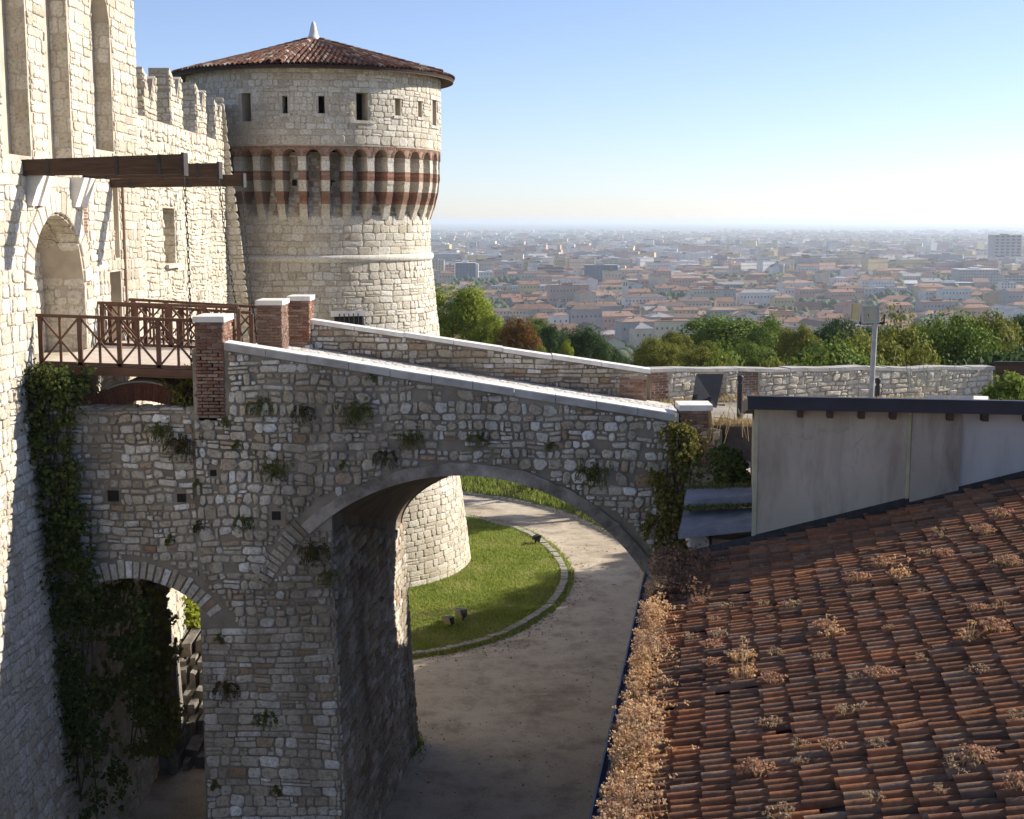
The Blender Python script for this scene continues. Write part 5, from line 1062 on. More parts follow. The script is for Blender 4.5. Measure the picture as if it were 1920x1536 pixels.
spots = [(1365, 1140, 1), (1340, 1165, 1), (1430, 1135, 1), (1490, 1138, 1), (1335, 1215, 0), (1345, 1195, 1), (1335, 1248, 0), (1395, 1270, 2), (1395, 1240, 2), (1545, 1180, 0), (1560, 1195, 2), (1450, 1280, 0), (1455, 1225, 1), (1655, 1060, 0), (1610, 1090, 0), (1760, 1000, 1), (1845, 1000, 0), (1880, 970, 0), (1740, 1040, 1), (1770, 1045, 0), (1600, 1275, 1), (1545, 1235, 1), (1650, 1270, 0), (1590, 1340, 1), (1620, 1330, 1), (1690, 1085, 2), (1870, 1065, 1), (1895, 1060, 0), (1835, 1145, 0), (1865, 1185, 0), (1840, 1260, 1), (1560, 1405, 0), (1500, 1400, 1), (1645, 1400, 1), (1420, 1450, 0), (1470, 1530, 1), (1835, 1425, 0), (1800, 1440, 1), (1880, 1140, 1), (1450, 1360, 1), (1310, 1130, 0), (1290, 1200, 1), (1910, 1350, 1), (1640, 1500, 1), (1730, 1240, 1), (1920, 1480, 0), (1380, 1230, 1), (1820, 1200, 2)]
def roof_hit(px, py):
    d = at(px, py, 10); tt = (O.dot(sn) + 0.06) / d.dot(sn); return d * tt
used = set()
def put(k, p, sc):
    lab, base = kinds[k]
    o = base if k not in used else copy_tree(base)
    used.add(k); o.location = p; o.rotation_euler = (0, 0, U(0, 6.28)); o.scale = (sc, sc, sc * U(0.85, 1.15)); o['label'] = lab
    for ch in o.children: ch.matrix_parent_inverse.identity()
for px, py, k in spots: put(k, roof_hit(px, py), U(0.6, 0.95))
for i in range(24):     # scattered small ones
    put(1, Rp(U(1.5, LEN - 0.6), U(0.8, 7), 0.06), U(0.3, 0.6))
# the thick mass along the eave is one stuff object
stm, hd = MB(), []
for i in range(3000):
    t = U(0.6, LEN - 0.1); dens = 0.5 + 0.5 * noise.noise(Vector((t * 1.3, 2.2, 0)))
    yy = Rp(t, 0).y
    if random.random() > dens * 1.5 + (0.25 if yy < 14.5 else -0.12): continue
    s = abs(random.gauss(0.12, 0.17)) * (1.1 if yy < 15.5 else 0.85); h = U(0.06, 0.26) * (1.2 if dens > 0.5 else 0.85)
    p = Rp(t, s, 0.05); tp = p + Vector((U(-.06, .03), U(-.05, .05), h)); stm.add([p - ed * 0.004, p + ed * 0.004, tp + ed * 0.003, tp - ed * 0.003], [(0, 1, 2, 3)])
    for k in range(9): hd.append(tuple(tp + Vector((random.gauss(0, .019), random.gauss(0, .019), random.gauss(0, .012)))))
V, F = leaf_arrays(np.array(hd), 0.024, 0.8, 1.2); V2 = np.array(stm.v); F2 = np.array(stm.f) + len(V)
mi_ = np.array([[0, 0, 2, 3][int(abs(noise.noise(Vector(q) * 1.1 + Vector((0, 0, k % 9 > 6))) * 7 + pc_) ) % 4] for k, q in enumerate(hd) for pc_ in (random.random(),)])
o = np_mesh("eave_stonecrop", np.vstack([V, V2]), np.vstack([F, F2]), [M['dry'], M['straw'], M['dry_rosy'], M['dry_grey']], np.concatenate([mi_, np.full(len(F2), 1)]))
tag(o, "thick fringe of dry pinkish stonecrop along the gutter of the tiled roof", "dry plants", kind="stuff")
# darker dry weeds at the far corner of the roof
hd = []
for i in range(900):
    px, py = U(1225, 1330), U(1035, 1130)
    if py < 1040 + (1330 - px) * 0.0 or random.random() > 1.1 - (px - 1225) / 130: continue
    c = roof_hit(px, max(py, 1058)); 
    for k in range(5): hd.append(tuple(c + Vector((random.gauss(0, .04), random.gauss(0, .04), abs(random.gauss(0.1, .1))))))
V, F = leaf_arrays(np.array(hd), 0.035, 0.4, 1.8); o = np_mesh("roof_weeds", V, F, M['moss_brown2'] if 'moss_brown2' in M else leaf_mat("withered weeds", [(0.16, 0.08, 0.05), (0.24, 0.13, 0.08), (0.20, 0.12, 0.08), (0.3, 0.18, 0.11)], 0.3, 2)); tag(o, "withered reddish weeds at the far corner of the tiled roof", "weeds", kind="stuff")
# straw grass on annex roof, terrace edge
gp = []
for _ in range(900):
    u = U(0.6, 8.5) if random.random() < 0.25 else random.gauss(2.3, 0.5); d = -U(0.05, 1.1); q = Pp(u, 0, d); gp.append((q[0], q[1], zt + 0.17 + (d - 0.24) * 0.136))
o = grass("roof_straw", gp, 0.07, 0.02); o.data.materials[0] = M['straw']; tag(o, "dry straw growing on the annex roof edge", "dry grass")
gp = []
for _ in range(1100):
    t = random.random(); q = Vector((4.4, 30.45, -4.5)).lerp(Vector((6.0, 29.0, -4.36)), t); gp.append((q.x + U(-.1, .25), q.y + U(-.1, .5), q.z - 0.05 * random.random() + U(0, .05)))
for _ in range(600):
    q = Vector(Pr(U(0.2, 3.5), TZ, abs(random.gauss(0.1, 0.5)))); gp.append(tuple(q))
o = grass("terrace_straw", gp, 0.12, 0.025); o.data.materials[0] = M['straw']; tag(o, "dry grass along the terrace edge by the bridge pillar", "dry grass")
b = MB(); q = at(1330, 790, 29.9)
for k in range(7):
    pts = [at(1330 + U(-3, 3), 770, 29.9), at(1332 + U(-8, 5), 800, 29.85), at(1328 + U(-10, 8), 835, 29.85), at(1326 + U(-14, 14), 845 + U(-10, 25), 29.8)]; b.tube(pts, 0.012, 5)
q2_ = b; b = MB()
for k in range(16):
    p = at(1385 + U(-45, 22), 772 + U(-3, 3), 29.2); pts = [p, p + Vector((U(-.1, .1), -0.1, U(-.2, .1))), p + Vector((U(-.25, .25), -0.15, U(-.75, -.1)))]; b.tube(pts, 0.007, 4)
o = empty("dry_vine", q, "bare straw coloured vine hanging beside the capped brick pillar", "vine"); q2_.build("stems", M['straw'], o); b.build("hanging_stems", M['straw'], o)
hd = []
for _ in range(700):
    t = random.random(); q = c0.lerp(c1, t); hd.append((q.x + U(-.03, .03), q.y - 0.08 + random.gauss(0, 0.05), q.z - 0.15 + abs(random.gauss(0, 0.03))))
for _ in range(500):
    t = random.random(); q = c3.lerp(c2, t); hd.append((q.x + U(-.03, .03), q.y + random.gauss(0, 0.12), q.z + abs(random.gauss(0, 0.03))))
leaf_obj("moss", hd, 0.035, M['moss'], 1.3, 0.5, lg)
# spiky agave at the far end of the terrace wall
ag = empty("agave", Pr(9.6, TZ, 0.8), "pale spiky agave in front of the shaded end of the terrace wall", "agave"); b = MB()
for k in range(26):
    a, e = U(0, 6.28), U(0.5, 1.3); base = Vector(Pr(9.6, TZ, 0.8)) + Vector((U(-.8, .8), U(-.2, .2), 0)); d = Vector((math.cos(a) * 0.6, math.sin(a) * 0.3, e)).normalized(); L_ = U(0.55, 1.0); s = d.cross(Vector((0, 1, 0.1))).normalized() * 0.022
    b.add([base - s, base + s, base + d * L_ * 0.6 + s * 0.8, base + d * L_ * 0.6 - s * 0.8, base + d * L_], [(0, 1, 2, 3), (3, 2, 4)])
b.build("leaves", plain_mat("pale agave leaf", (0.34, 0.36, 0.28), (0.48, 0.48, 0.40), 5, 0.1), ag)
# ================================================================== trees
def crown_arrays(w, h, dens, size, nclump, seed, lumpy=0.35):
    """leaf clumps over an uneven ellipsoid of width w and height h, base of crown at z=0"""
    r = np.random.default_rng(seed); P = []; NN = []
    cs = []
    for i in range(nclump):
        d = r.normal(size=3); d /= np.linalg.norm(d); d[2] = abs(d[2]) if r.random() < 0.72 else d[2]
        q = d * np.array([w / 2, w / 2, h / 2]) * r.uniform(0.55, 0.95) ; cs.append((q, r.uniform(0.11, 0.21) * w * (1.0 if r.random() < 0.7 else 0.6)))
    per = max(10, dens // nclump)
    for q, rad_ in cs:
        d = r.normal(size=(per, 3)); d /= np.linalg.norm(d, axis=1)[:, None]; rr_ = rad_ * r.uniform(0.45, 1.08, per) ** 0.7
        pts = q + d * rr_[:, None] * np.array([1, 1, 0.72]); P.append(pts); NN.append(d)
    P = np.vstack(P); P[:, 2] += h / 2
    return leaf_arrays(P, size, 0.5, 1.35, np.vstack(NN), 0.55)
def trunk_mb(w, h, th, seed):
    r = random.Random(seed); b = MB(); b.tube([(0, 0, -0.3), (0.05, 0, th * 0.6), (r.uniform(-.2, .2), r.uniform(-.2, .2), th + h * 0.25)], [0.30, 0.22, 0.13], 8)
    for k in range(6):
        a = k * 1.05 + r.uniform(-.3, .3); z = th * r.uniform(0.75, 1.15); L_ = w * r.uniform(0.28, 0.42); b.tube([(0, 0, z), (math.cos(a) * L_ * 0.5, math.sin(a) * L_ * 0.5, z + h * 0.22), (math.cos(a) * L_, math.sin(a) * L_, z + h * 0.45)], [0.12, 0.08, 0.03], 6)
    return b
shapes = {}
def tree(px, ytop, wpx, hpx, Y, mname, label, shape, cat="tree", seed=None):
    w = wpx * Y / FPX; h = hpx * Y / FPX; c = at(px, ytop, Y); zb = terrain(c.x, Y) if Y > 92 else (G if True else 0)
    zcb = c.z - h; o = empty("deciduous_tree", (c.x, Y, zb), label, cat, "trees below the castle walls")
    key = shape
    if key not in shapes:
        n, sz, nc = {'a': (30000, 0.017, 75), 'b': (28000, 0.016, 85), 'c': (24000, 0.018, 48), 'd': (28000, 0.016, 65)}[shape]
        V, F = crown_arrays(1.0, 1.0, n, sz, nc, ord(shape) * 3); t = np_mesh("crown", V, F, M['leaf_mid']); C.objects.unlink(t); shapes[key] = t.data
    if (key, mname) not in shapes: me = shapes[key].copy(); me.materials[0] = M[mname]; shapes[(key, mname)] = me
    me = shapes[(key, mname)]
    cr = bpy.data.objects.new("crown", me); C.objects.link(cr); cr.parent = o; cr.location = (0, 0, zcb - zb); cr.scale = (w, w, h); cr.rotation_euler = (0, 0, U(0, 6.28))
    th = max(0.8, zcb - zb + h * 0.15); t = trunk_mb(w, h, th, int(px)); t.v = [(x + c.x, y + Y, z + zb) for x, y, z in t.v]; t.build("trunk", M['bark'], o)
T = [(862, 533, 165, 190, 98, 'leaf_bright', "big bright green tree right beside the round tower", 'a'),
     (915, 588, 90, 120, 95, 'leaf_bright', "low bright green tree leaning off the big one by the tower", 'c'),
     (972, 598, 92, 150, 92, 'leaf_brown', "rust brown tree between the bright green and dark green ones", 'b'),
     (1004, 597, 60, 60, 128, 'leaf_mid', "small light green tree peeping over the rust brown one", 'c'),
     (1042, 606, 90, 130, 108, 'leaf_dark', "dark green tree next to the rust brown one", 'd'),
     (1100, 614, 105, 130, 96, 'leaf_dark', "dark grey green tree with upright sprays above the far parapet", 'b'),
     (1062, 641, 34, 60, 84, 'leaf_bright', "small yellow green sapling in front of the dark trees", 'c'),
     (1010, 652, 60, 60, 82, 'leaf_olive', "low olive bush under the rust brown tree", 'c'),
     (1148, 650, 60, 70, 100, 'leaf_dark', "low dark bush before the town gap", 'd'),
     (1232, 636, 110, 110, 78, 'leaf_olive', "yellow green tree above the end of the far parapet", 'b'),
     (1262, 620, 90, 90, 92, 'leaf_olive', "dull olive tree behind the yellow green one", 'd'),
     (1370, 592, 230, 150, 104, 'leaf_mid', "broad domed green tree, the widest crown in the row", 'a'),
     (1440, 600, 120, 140, 98, 'leaf_mid', "green tree on the shoulder of the widest crown", 'c'),
     (1330, 648, 120, 90, 72, 'leaf_olive', "low olive crown in front of the widest one", 'c'),
     (1412, 645, 110, 95, 74, 'leaf_mid', "low light green crown just over the terrace wall", 'b'),
     (1498, 606, 100, 150, 92, 'leaf_olive', "dusky olive tree beside the widest crown", 'd'),
     (1568, 600, 120, 150, 96, 'leaf_dark', "dark olive tree behind the floodlight mast", 'b'),
     (1530, 650, 80, 80, 76, 'leaf_dark', "small dark crown over the terrace wall", 'c'),
     (1600, 655, 70, 70, 74, 'leaf_mid', "small green crown just before the mast", 'd'),
     (1640, 612, 110, 120, 100, 'leaf_dark', "dark crown rising behind the twin floodlights", 'a'),
     (1715, 606, 125, 130, 94, 'leaf_olive', "brown tinged olive crown beyond the mast", 'd'),
     (1935, 590, 130, 150, 92, 'leaf_dark', "dark crown at the very end of the row", 'a'),
     (1790, 610, 110, 120, 102, 'leaf_dark', "dark crown behind the large rounded one", 'b'),
     (1890, 650, 90, 90, 66, 'leaf_mid', "low green bush by the dark metal gate", 'c')]
for X_, Y_, z_, w_, h_, mm, lab, sh in [(6.6, 43.2, -4.45, 3.4, 6.5, 'leaf_mid', "lowest leafy crown peeping over the wall above the information panel", 'c'), (8.8, 45.6, -4.5, 4.6, 7.0, 'leaf_olive', "low crown over the wall between panel and mast", 'd'),
      (11.2, 48.6, -4.4, 5.6, 7.5, 'leaf_mid', "rounded crown over the wall left of the mast", 'b'), (13.6, 54.6, -4.45, 5.0, 8.0, 'leaf_olive', "yellow green crown just past the mast", 'a'), (16.6, 59.0, -4.4, 5.0, 8.0, 'leaf_olive', "lower olive crown in front of the brown tinged one", 'c'),
      (20.0, 63.0, -4.35, 5.6, 8.0, 'leaf_mid', "large rounded green crown over the shaded end of the wall", 'b'), (23.6, 67.5, -4.3, 5.6, 8.0, 'leaf_olive', "tallest dark olive crown near the end of the row", 'd')]:
    px_, py_ = proj((X_, Y_, z_)); T.append((px_, py_, w_ * FPX / Y_, h_ * FPX / Y_, Y_, mm, lab, sh))
for a in T: tree(*a)
pos = []  # leaf mass added out of view to keep sun off the road
for _ in range(42000):
    t = U(-0.12, 1); k = U(-3.2, 5.0); x, y = 6.2 + 18.5 * t + 0.93 * k, 41.8 + 25.5 * t + 0.36 * k - (0.6 if t < 0.2 else 0)
    if x < y * 0.13 + 0.5: continue
    zt_ = -6.1 + 0.7 * noise.noise(Vector((x * 0.4, y * 0.4, 0))) - 0.25 * abs(k - 1.5); pos.append((x, y, max(G, zt_ - abs(random.gauss(0, 2.6)))))
tag(leaf_obj("sun_blocking_scrub", pos, 0.36, M['leaf_dark'], 1.4, 0.4), "unseen scrub added behind the terrace wall to shade the road", "scrub", kind="stuff")
o = leaf_obj("bush", px_cloud([(1868, 720), (1900, 705), (1930, 712), (1930, 760), (1860, 758), (1850, 740)], 36.5, 2200, 0.3), 0.09, M['leaf_mid']); tag(o, "leafy green bush in front of the dark metal gate", "bush")
# ================================================================== town on the plain
CZ = -100.0
def wallmat(name, c): return plain_mat(name, tuple(x * 0.85 for x in c), tuple(min(0.8, x * 1.08) for x in c), 0.15, 0.0, detail=3)
WC = {'cream': (0.55, 0.47, 0.34), 'ochre': (0.50, 0.34, 0.17), 'pink': (0.50, 0.33, 0.26), 'white': (0.66, 0.63, 0.58), 'grey': (0.34, 0.33, 0.32), 'yellow': (0.58, 0.47, 0.24), 'slate': (0.16, 0.18, 0.22), 'teal': (0.035, 0.075, 0.09), 'brown': (0.26, 0.18, 0.13)}
RC = {'terracotta': (0.27, 0.14, 0.085), 'brown': (0.17, 0.115, 0.085), 'pale red': (0.32, 0.205, 0.145), 'grey': (0.30, 0.29, 0.28), 'white': (0.62, 0.61, 0.59)}
WM = {k: wallmat(k + " house wall", v) for k, v in WC.items()}; RM = {k: plain_mat(k + " roofing", tuple(x * 0.75 for x in v), tuple(x * 1.15 for x in v), 0.25, 0.0, detail=4) for k, v in RC.items()}
M['win'] = glass_mat("dark town window", (0.05, 0.055, 0.065), 0.3); M['slab'] = plain_mat("pale balcony band", (0.58, 0.56, 0.52), (0.66, 0.64, 0.60), 0.3, 0)
def house_parts(w, d, h, rh, kind, nwin=0, storeys=0, ww=1.2, wh=1.6, seed=0):
    """walls (with window panes as second material) and roof, centred, base at 0"""
    b = MB(); x, y = w / 2, d / 2
    b.hexa([(-x, -y, -2), (x, -y, -2), (x, y, -2), (-x, y, -2)], [(-x, -y, h), (x, -y, h), (x, y, h), (-x, y, h)], 0)
    if kind == 'gable': b.poly([(-x, -y, h), (-x, y, h), (-x, 0, h + rh)], 0); b.poly([(x, -y, h), (x, y, h), (x, 0, h + rh)], 0)
    for s in range(storeys):
        z0 = h * (s + 0.32) / storeys
        for i in range(nwin):
            c = -x + w * (i + 0.5) / nwin; z1 = min(z0 + wh, h - 0.3)
            b.poly([(c - ww / 2, -y - 0.06, z0), (c + ww / 2, -y - 0.06, z0), (c + ww / 2, -y - 0.06, z1), (c - ww / 2, -y - 0.06, z1)], 1)
        nd = max(1, int(nwin * d / w))
        for i in range(nd):
            c = -y + d * (i + 0.5) / nd; z1 = min(z0 + wh, h - 0.3)
            b.poly([(x + 0.06, c - ww / 2, z0), (x + 0.06, c + ww / 2, z0), (x + 0.06, c + ww / 2, z1), (x + 0.06, c - ww / 2, z1)], 1)
    r = MB(); e = 0.6; X, Y_ = x + e, y + e; k = 0.25
    if kind == 'gable':
        r.hexa([(-X, -Y_, h - 0.15), (X, -Y_, h - 0.15), (X, 0, h + rh), (-X, 0, h + rh)], [(-X, -Y_, h + k - 0.15), (X, -Y_, h + k - 0.15), (X, 0, h + rh + k), (-X, 0, h + rh + k)])
        r.hexa([(-X, 0, h + rh), (X, 0, h + rh), (X, Y_, h - 0.15), (-X, Y_, h - 0.15)], [(-X, 0, h + rh + k), (X, 0, h + rh + k), (X, Y_, h + k - 0.15), (-X, Y_, h + k - 0.15)])
    elif kind == 'hip':
        L_ = max(0.5, x - y); r.poly([(-X, -Y_, h), (X, -Y_, h), (X, Y_, h), (-X, Y_, h)])
        A_, B_ = (-L_, 0, h + rh), (L_, 0, h + rh)
        r.poly([(-X, -Y_, h + .1), (X, -Y_, h + .1), B_, A_]); r.poly([(X, Y_, h + .1), (-X, Y_, h + .1), A_, B_]); r.poly([(X, -Y_, h + .1), (X, Y_, h + .1), B_]); r.poly([(-X, Y_, h + .1), (-X, -Y_, h + .1), A_])
    else:
        r.box(-X * 0.98, X * 0.98, -Y_ * 0.98, Y_ * 0.98, h, h + 0.5); r.box(-x * 0.3, x * 0.2, -y * 0.4, y * 0.4, h + 0.5, h + 2.6)
    return b, r
HERO = []
def hero(px0, px1, pt, pb_, wall, roof, kind, label, name="apartment_block", cat="building", rot=0.0, dep=0.7, rh=2.5, nwin=0, storeys=0, extra=None, ww=1.4, wh=1.7):
    c = atz((px0 + px1) / 2, pb_, CZ); wd = (px1 - px0) * c.y / FPX / (1.0 if abs(rot) < 0.05 else 1.0); h = at((px0 + px1) / 2, pt, c.y).z - CZ
    if kind != 'flat': h -= rh
    o = empty(name, (c.x, c.y, CZ), label, cat, None, rot); b, r = house_parts(wd, wd * dep, h, rh, kind, nwin, storeys, ww, wh)
    for q, nm, mt in ((b, "wall", [WM[wall], M['win']]), (r, "roof", RM[roof])):
        ob = q.build(nm, mt); ob.parent = o
    if extra: extra(o, wd, wd * dep, h)
    HERO.append((label, c, wd, o)); return o
def bands(n):
    def f(o, w, d, h):
        b = MB()
        for i in range(1, n): b.box(-w / 2 - 0.4, w / 2 + 0.4, -d / 2 - 0.9, -d / 2 - 0.02, h * i / n - 0.35, h * i / n + 0.35)
        ob = b.build("balcony_bands", M['slab']); ob.parent = o
    return f
def whitecorner(o, w, d, h):
    b = MB(); b.box(w / 2 + 0.02, w / 2 + 4, -d / 2, d / 2, -1, h * 0.96); b.box(w * 0.1, w * 0.14, -d / 2 - 0.8, -d / 2 - 0.02, 0, h * 0.55); ob = b.build("pale_stair_tower", M['slab']); ob.parent = o
def spire(o, w, d, h):
    b = MB(); b.box(-w * 0.55, w * 0.55, -d * 0.55, d * 0.55, h * 0.72, h * 0.75); ob = b.build("belfry_ledge", M['slab']); ob.parent = o
    b = MB()
    for sx in (-0.2, 0.2): b.box(sx * w - w * 0.1, sx * w + w * 0.1, -d / 2 - 0.1, -d / 2 - 0.02, h * 0.78, h * 0.92)
    ob = b.build("belfry_opening", M['win']); ob.parent = o
hero(806, 833, 488, 532, 'cream', 'grey', 'flat', "pale apartment block half hidden behind the round tower", nwin=5, storeys=9)
hero(836, 853, 497, 530, 'pink', 'grey', 'flat', "slim orange pink apartment block with pale balconies near the round tower", nwin=3, storeys=7, extra=bands(7))
hero(855, 892, 493, 536, 'slate', 'white', 'flat', "blue grey apartment block with a white roof slab", nwin=6, storeys=8, extra=whitecorner)
hero(895, 940, 510, 531, 'white', 'white', 'flat', "low white block beside the blue grey apartment block", nwin=8, storeys=3)
hero(1008, 1056, 500, 541, 'brown', 'brown', 'flat', "tan hotel block with a dark cornice and rows of windows", nwin=10, storeys=7, extra=bands(7))
hero(1054, 1078, 514, 536, 'pink', 'grey', 'flat', "lower pinkish wing beside the tan hotel block", nwin=6, storeys=4, extra=bands(4))
hero(990, 1012, 514, 538, 'pink', 'brown', 'flat', "striped pinkish block on the other side of the tan hotel", nwin=5, storeys=4, extra=bands(4))
hero(1096, 1156, 497, 546, 'slate', 'grey', 'flat', "large dark blue office block with a pale stair tower", nwin=9, storeys=8, extra=whitecorner, name="office_block")
hero(1173, 1246, 525, 551, 'teal', 'grey', 'flat', "long dark teal glass office block", nwin=14, storeys=5, ww=2.6, wh=2.4, name="office_block")
hero(1166, 1177, 525, 576, 'white', 'grey', 'flat', "tall pale bell tower in front of the teal glass block", name="bell_tower", cat="bell tower", dep=1.0, extra=spire)
hero(1178, 1232, 549, 577, 'grey', 'terracotta', 'gable', "long church nave with a red gable roof behind the pale bell tower", name="church", cat="church", dep=0.4, rh=7)
hero(1455, 1460, 549, 583, 'white', 'grey', 'flat', "slender white campanile standing alone among the roofs", name="bell_tower", cat="bell tower", dep=1.0, extra=spire)
hero(1463, 1538, 566, 592, 'cream', 'terracotta', 'gable', "long low church with red roof beside the slender campanile", name="church", cat="church", dep=0.25, rh=8)
hero(1044, 1060, 562, 590, 'white', 'terracotta', 'hip', "bright white gable house front above the wide terracotta roof", name="town_house", dep=0.5)
hero(955, 1042, 570, 602, 'cream', 'terracotta', 'hip', "long cream palace with an orange tan roof behind the small trees", name="palace", dep=0.3, rh=5, nwin=14, storeys=2)
hero(1062, 1162, 572, 612, 'cream', 'brown', 'hip', "wide cream palace with a broad brownish roof", name="palace", dep=0.35, rh=6, nwin=16, storeys=3)
hero(1196, 1228, 598, 645, 'ochre', 'terracotta', 'hip', "plain windowless ochre house end in front of the palazzo", name="town_house", dep=0.6)
hero(1230, 1312, 588, 632, 'ochre', 'brown', 'hip', "ochre palazzo with small dark windows above the trees", name="palazzo", dep=0.45, rh=3, nwin=9, storeys=3)
hero(1282, 1298, 548, 580, 'white', 'grey', 'hip', "white domed church drum among the old town roofs", name="church", cat="church", dep=1.0, rh=6)
hero(1374, 1418, 526, 548, 'grey', 'pale red', 'gable', "grey hall with a pale gable roof above a strip of trees", name="hall", dep=0.5, rh=5)
for i, (a, c, t) in enumerate([(1343, 1349, 450), (1362, 1371, 449), (1378, 1386, 449), (1393, 1401, 449), (1413, 1421, 450), (1428, 1436, 451), (1448, 1456, 450)]):
    hero(a, c, t, 472, 'white' if i % 2 else 'grey', 'white', 'flat', "one of the seven identical hazy tower blocks in a row on the plain", name="tower_block", dep=1.2)['group'] = "row of hazy tower blocks on the plain"
hero(1352, 1368, 490, 518, 'pink', 'pale red', 'flat', "sunlit pink apartment slab in the middle of the town", nwin=4, storeys=7, rot=0.5)
hero(1366, 1373, 487, 516, 'cream', 'pale red', 'flat', "narrow cream slab behind the sunlit pink one", nwin=2, storeys=7, rot=0.5)
hero(1508, 1532, 505, 520, 'yellow', 'pale red', 'flat', "pale yellow building shining in the middle distance", nwin=5, storeys=3)
hero(1560, 1600, 491, 509, 'yellow', 'pale red', 'hip', "long yellow building with sunlit upper floor in the middle distance", nwin=6, storeys=3)
hero(1640, 1662, 483, 508, 'white', 'white', 'flat', "white and blue slab tower standing free on the plain", name="tower_block", nwin=2, storeys=7, ww=4)
hero(1856, 1906, 441, 512, 'grey', 'grey', 'flat', "massive blue grey skyscraper, the tallest on the plain", name="skyscraper", cat="skyscraper", nwin=5, storeys=12, ww=6, wh=3)
hero(1772, 1852, 495, 512, 'white', 'white', 'flat', "long white roofed hall at the foot of the skyscraper", name="hall", dep=0.3)
hero(1790, 1862, 505, 545, 'grey', 'white', 'flat', "long grey office block below the skyscraper", nwin=14, storeys=7, name="office_block")
hero(1875, 1925, 516, 560, 'grey', 'brown', 'flat', "grey apartment block with terraced brown top under the skyscraper", nwin=7, storeys=8, extra=bands(8))
hero(1872, 1900, 530, 575, 'white', 'grey', 'flat', "paler apartment block in front of the terraced one", nwin=5, storeys=8)
hero(1645, 1735, 526, 548, 'brown', 'white', 'gable', "long dark market hall with white roof edges behind round trees", name="hall", dep=0.25, rh=4)
hero(1740, 1822, 530, 550, 'slate', 'white', 'flat', "long low dark hall continuing the market hall", name="hall", dep=0.3)
hero(1660, 1672, 510, 530, 'white', 'pale red', 'gable', "white gable end rising over the market hall roof", name="town_house")
hero(1716, 1728, 511, 530, 'white', 'grey', 'gable', "second white gable end over the market hall roof, farther from the mast", name="town_house")
hero(1822, 1850, 522, 548, 'pink', 'pale red', 'gable', "pinkish gabled warehouse at the end of the dark hall", name="warehouse", rh=5)
hero(1800, 1842, 560, 588, 'cream', 'terracotta', 'hip', "cream villa with red roof close above the tall dark crown", name="villa", nwin=6, storeys=3, rh=4)
hero(1650, 1712, 554, 576, 'pink', 'terracotta', 'hip', "broad red roofed convent below the round trees", name="convent", rh=5, dep=0.5)
hero(1610, 1640, 538, 562, 'white', 'brown', 'hip', "white house with a brown hip roof beside the round trees", name="town_house", nwin=4, storeys=3)
hero(920, 985, 536, 560, 'white', 'grey', 'flat', "long pale school building among dark trees", name="school", nwin=14, storeys=3, dep=0.3)
hero(1246, 1300, 513, 534, 'white', 'white', 'flat', "pale blue white flat roofed factory past the teal block", name="factory", dep=0.5)
hero(950, 957, 458, 482, 'white', 'white', 'flat', "thin hazy white tower block on the horizon side of the town", name="tower_block", dep=1.0)
# ---- individual houses, nearest first
cand = []
ca, sa = math.cos(0.22), math.sin(0.22)
for i in range(-40, 90):
    for j in range(0, 120):
        gx_, gy_ = i * 30 + U(-5, 5), 860 + j * 23 + U(-4, 4)
        if i % 6 == 0 or j % 9 == 0: continue
        x, y = gx_ * ca + (gy_ - 860) * -sa + 60, 860 + gx_ * sa + (gy_ - 860) * ca
        if y < 850 or y > 2350: continue
        px, py = proj((x, y, CZ + 12))
        if px < 560 or px > 2150: continue
        if any(abs(x - c.x) < wd / 2 + 13 and -34 - 12 < y - c.y < 14 + wd * 0.5 for _, c, wd, _o in HERO): continue
        if px < 1160 and y < 1020 and px < 1080: continue
        cand.append((y, x, px, py))
cand.sort()
ALIAS = ['pale half-hidden block', 'slim pink block', 'white-slab block', 'low white block', 'tan hotel', 'pink hotel wing', 'striped pink block', 'dark blue office', 'teal glass block', 'big bell tower', 'church nave', 'slender campanile', 'long red church', 'white gable front', 'long cream palace', 'broad brown palace', 'windowless ochre house', 'ochre palazzo', 'domed church', 'grey gabled hall', 'hazy tower row', 'hazy tower row', 'hazy tower row', 'hazy tower row', 'hazy tower row', 'hazy tower row', 'hazy tower row', 'sunlit pink slab', 'narrow cream slab', 'pale yellow building', 'long yellow building', 'free-standing slab tower', 'skyscraper', 'white skyscraper hall', 'long grey office', 'terraced apartment block', 'paler apartment block', 'market hall', 'low dark hall', 'white gable end', 'second gable end', 'pink warehouse', 'cream villa', 'red-roofed convent', 'brown-roofed white house', 'long pale school', 'white factory', 'thin white tower']
def near_words(x, y):
    bi = min(range(len(HERO)), key=lambda k: (HERO[k][1].x - x) ** 2 + (HERO[k][1].y - y) ** 2 * 0.35); best = HERO[bi]; dx, dy = x - best[1].x, y - best[1].y
    rel = ("before" if dy < 0 else "behind") if abs(dy) > abs(dx) * 1.1 else ("left of" if dx < 0 else "right of")
    dist = math.hypot(dx, dy); q = "just " if dist < 60 else ("far " if dist > 190 else "")
    return q + rel, ALIAS[bi]
wk, wp = ['cream', 'ochre', 'pink', 'white', 'yellow', 'grey'], [0.30, 0.12, 0.13, 0.27, 0.10, 0.08]; rk_, rp = ['terracotta', 'brown', 'pale red', 'grey'], [0.46, 0.24, 0.22, 0.08]
seen = {}
trees_far = []; rest = []
lab_n = {}
pc = random.Random(21)
count = 0
